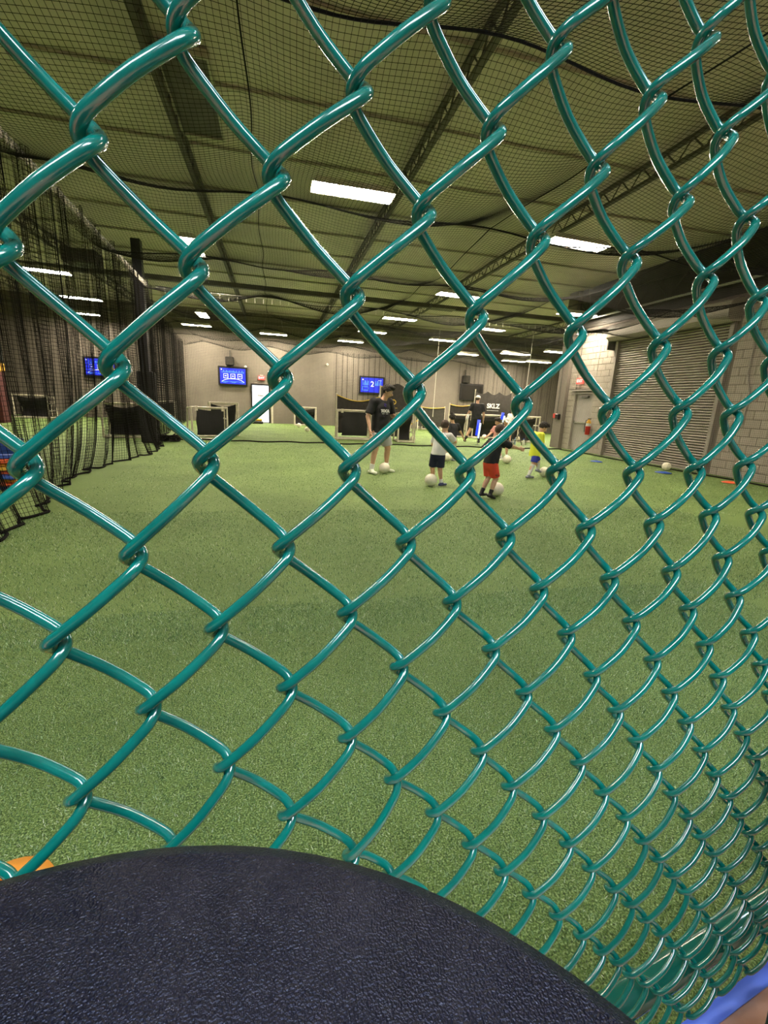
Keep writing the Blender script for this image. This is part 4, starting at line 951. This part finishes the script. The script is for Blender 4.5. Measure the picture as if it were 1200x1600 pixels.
# boy in white shirt, seen from behind
person('boy in white t-shirt and navy shorts with short brown hair, seen from behind', 2.80, 7.32, (.55, .83), 1.20, KID,
       dict(pelvis=(-.04, -.03, .49), chest=(-.02, .0, .66), neck=(.0, .045, .775), head=(.01, .075, .875), shR=(.10, .02, .745), elR=(.17, .10, .66), wrR=(.10, .20, .665), shL=(-.11, .04, .745), elL=(-.16, .10, .60), wrL=(-.12, .20, .58),
            hipR=(.01, -.03, .465), hipL=(-.09, -.03, .465), knR=(.0, .0, .26), anR=(.03, .02, .055), knL=(-.12, .02, .26), anL=(-.11, .13, .06)),
       look=(.25, 1, -.25), shirt='shirtwhite', shorts='navy', sock='shirtwhite', sockh=.28, shoe='shoeblue', hair='hairbrown', hem=.02, toeR=(.5, .8, 0), toeL=(0, 1, 0))
MB().lathe([(.034, -.02), (.036, -.01), (.036, .01), (.034, .02)], 14).build('wrist_band', 'black_pad', loc=(3.02, 7.47, .845), label='black band at the raised arm of the boy in white t-shirt', cat='band')
# child with bun
person('child in dark t-shirt and light grey pants, curly hair in a bun', 4.42, 10.90, (-.10, 1), 1.24, KID,
       dict(chest=(.03, .02, .67), neck=(.03, .03, .775), head=(.0, .04, .88), shR=(.13, .03, .745), shL=(-.07, .03, .745), elR=(.22, .06, .62), wrR=(.32, .09, .50), knR=(.09, .03, .25), anR=(.10, .02, .05), knL=(-.07, .01, .25), anL=(-.09, -.02, .05)),
       look=(-.1, 1, -.3), shirt='shirtblack', shorts='greypants', longp=True, shoe='shoegrey', hstyle='bun', skin='skin', hair='hairdark', hem=-.01)
# coach in cap
person('coach in black t-shirt and black shorts wearing a white cap backwards, seen from behind', 7.98, 17.2, (.25, 1), 1.88, ADULT,
       dict(elR=(.15, -.01, .62), wrR=(.165, .04, .48), elL=(-.16, .02, .64), wrL=(-.19, .12, .56), knL=(-.10, .04, .28), anL=(-.20, .03, .05), knR=(.06, .0, .28), anR=(.09, -.04, .045)),
       look=(.55, .8, -.1), shirt='shirtblack', shorts='black_pad', sock='black_pad', sockh=.35, shoe='black_pad', hair='hairbrown', cap='back', hem=.03)
t = thing('white_bottle', 'white bottle in the left hand of the coach in the cap', 'bottle', (7.60, 17.3, .88)); MB().tube([(0, 0, 0), (.06, 0, .22)], .05, 12).tube([(.06, 0, .22), (.07, 0, .27)], .02, 8).build('body', 'glowwhite' if False else 'shirtwhite', t, True)
# child in pink
person('child in pink shirt with dark curly hair behind the boy in black shirt', 5.72, 10.9, (-.9, -.35), 1.20, KID,
       dict(elR=(.10, .12, .63), wrR=(.06, .27, .56), elL=(-.12, .08, .62), wrL=(-.10, .22, .55), head=(0, .05, .88), knR=(.06, .06, .26), anR=(.07, .03, .05), knL=(-.06, .0, .27), anL=(-.07, -.12, .08)),
       look=(0, 1, -.35), shirt='shirtpink', shorts='navy', sock='shirtwhite', sockh=.4, shoe='shoewhite', hstyle='curly')
# child with white cap
person('child in white cap standing behind the child in pink', 6.35, 11.7, (-.3, -.95), 1.18, KID, dict(knL=(-.08, .02, .26), anL=(-.10, .0, .05)), look=(-.1, 1, -.3), shirt='shirtblack', shorts='black_pad', shoe='shoegrey', cap='front', hair='hairdark', sock='shirtwhite')
# boy in black shirt and red shorts
def red_bars(t, P, H):
    q = MB()
    for k in range(3):
        y0 = -.045+.026*k; z0 = P['knR'][2]+.050; hgt = .030+.016*k
        q.add([(.132, y0, z0), (.132, y0+.018, z0), (.130, y0-.002, z0+hgt), (.130, y0-.020, z0+hgt)], [(0, 1, 2, 3), (3, 2, 1, 0)])
    q.build('three_bar_emblem', 'black_pad', t)
person('boy in black t-shirt and bright red shorts kicking a ball, arm held out', 3.30, 6.34, (.88, .30), 1.20, KID,
       dict(pelvis=(0, -.05, .48), chest=(0, -.01, .65), neck=(0, .04, .765), head=(0, .065, .872), shR=(.10, .05, .735), shL=(-.10, .02, .735), elR=(.14, .17, .69), wrR=(.13, .30, .665), elL=(-.15, -.08, .61), wrL=(-.14, -.20, .53),
            hipR=(.05, -.05, .46), hipL=(-.05, -.05, .46), knR=(.05, .02, .265), anR=(.05, -.05, .065), knL=(-.05, -.01, .27), anL=(-.05, -.11, .07)),
       look=(.1, 1, -.5), shirt='shirtblack', shorts='redshorts', sock='black_pad', sockh=.3, shoe='black_pad', hair='hairbrown', hem=.01, toeR=(0, .8, -.25), trim=red_bars)
# boy in yellow
person('boy in bright yellow shirt and blue shorts with dark hair, one foot on ball', 5.30, 8.36, (.97, .05), 1.22, KID,
       dict(pelvis=(0, -.02, .47), chest=(0, -.01, .655), neck=(0, .03, .77), head=(0, .085, .865), elR=(.13, .0, .60), wrR=(.12, .09, .50), elL=(-.12, .06, .60), wrL=(-.10, .15, .52),
            hipR=(.05, -.02, .45), knR=(.06, -.06, .25), anR=(.06, -.13, .05), hipL=(-.05, -.02, .45), knL=(-.05, .10, .27), anL=(-.05, .12, .14)),
       look=(.15, .8, -.6), shirt='shirtyellow', shorts='blueshorts', sock='shirtwhite', sockh=.95, shoe='shoegrey', hair='hairdark', hstyle='curly', hem=.095, sleeve=1.2, toeL=(0, 1, -.25))
# far child in white
person('far child in white shirt and black pants standing by the banner screen', 9.75, 17.5, (.9, .3), 1.55, KID, dict(elR=(.12, .05, .6), wrR=(.10, .16, .52)), look=(0, 1, -.3), shirt='shirtwhite', shorts='black_pad', longp=True, shoe='shoegrey', hair='hairdark')
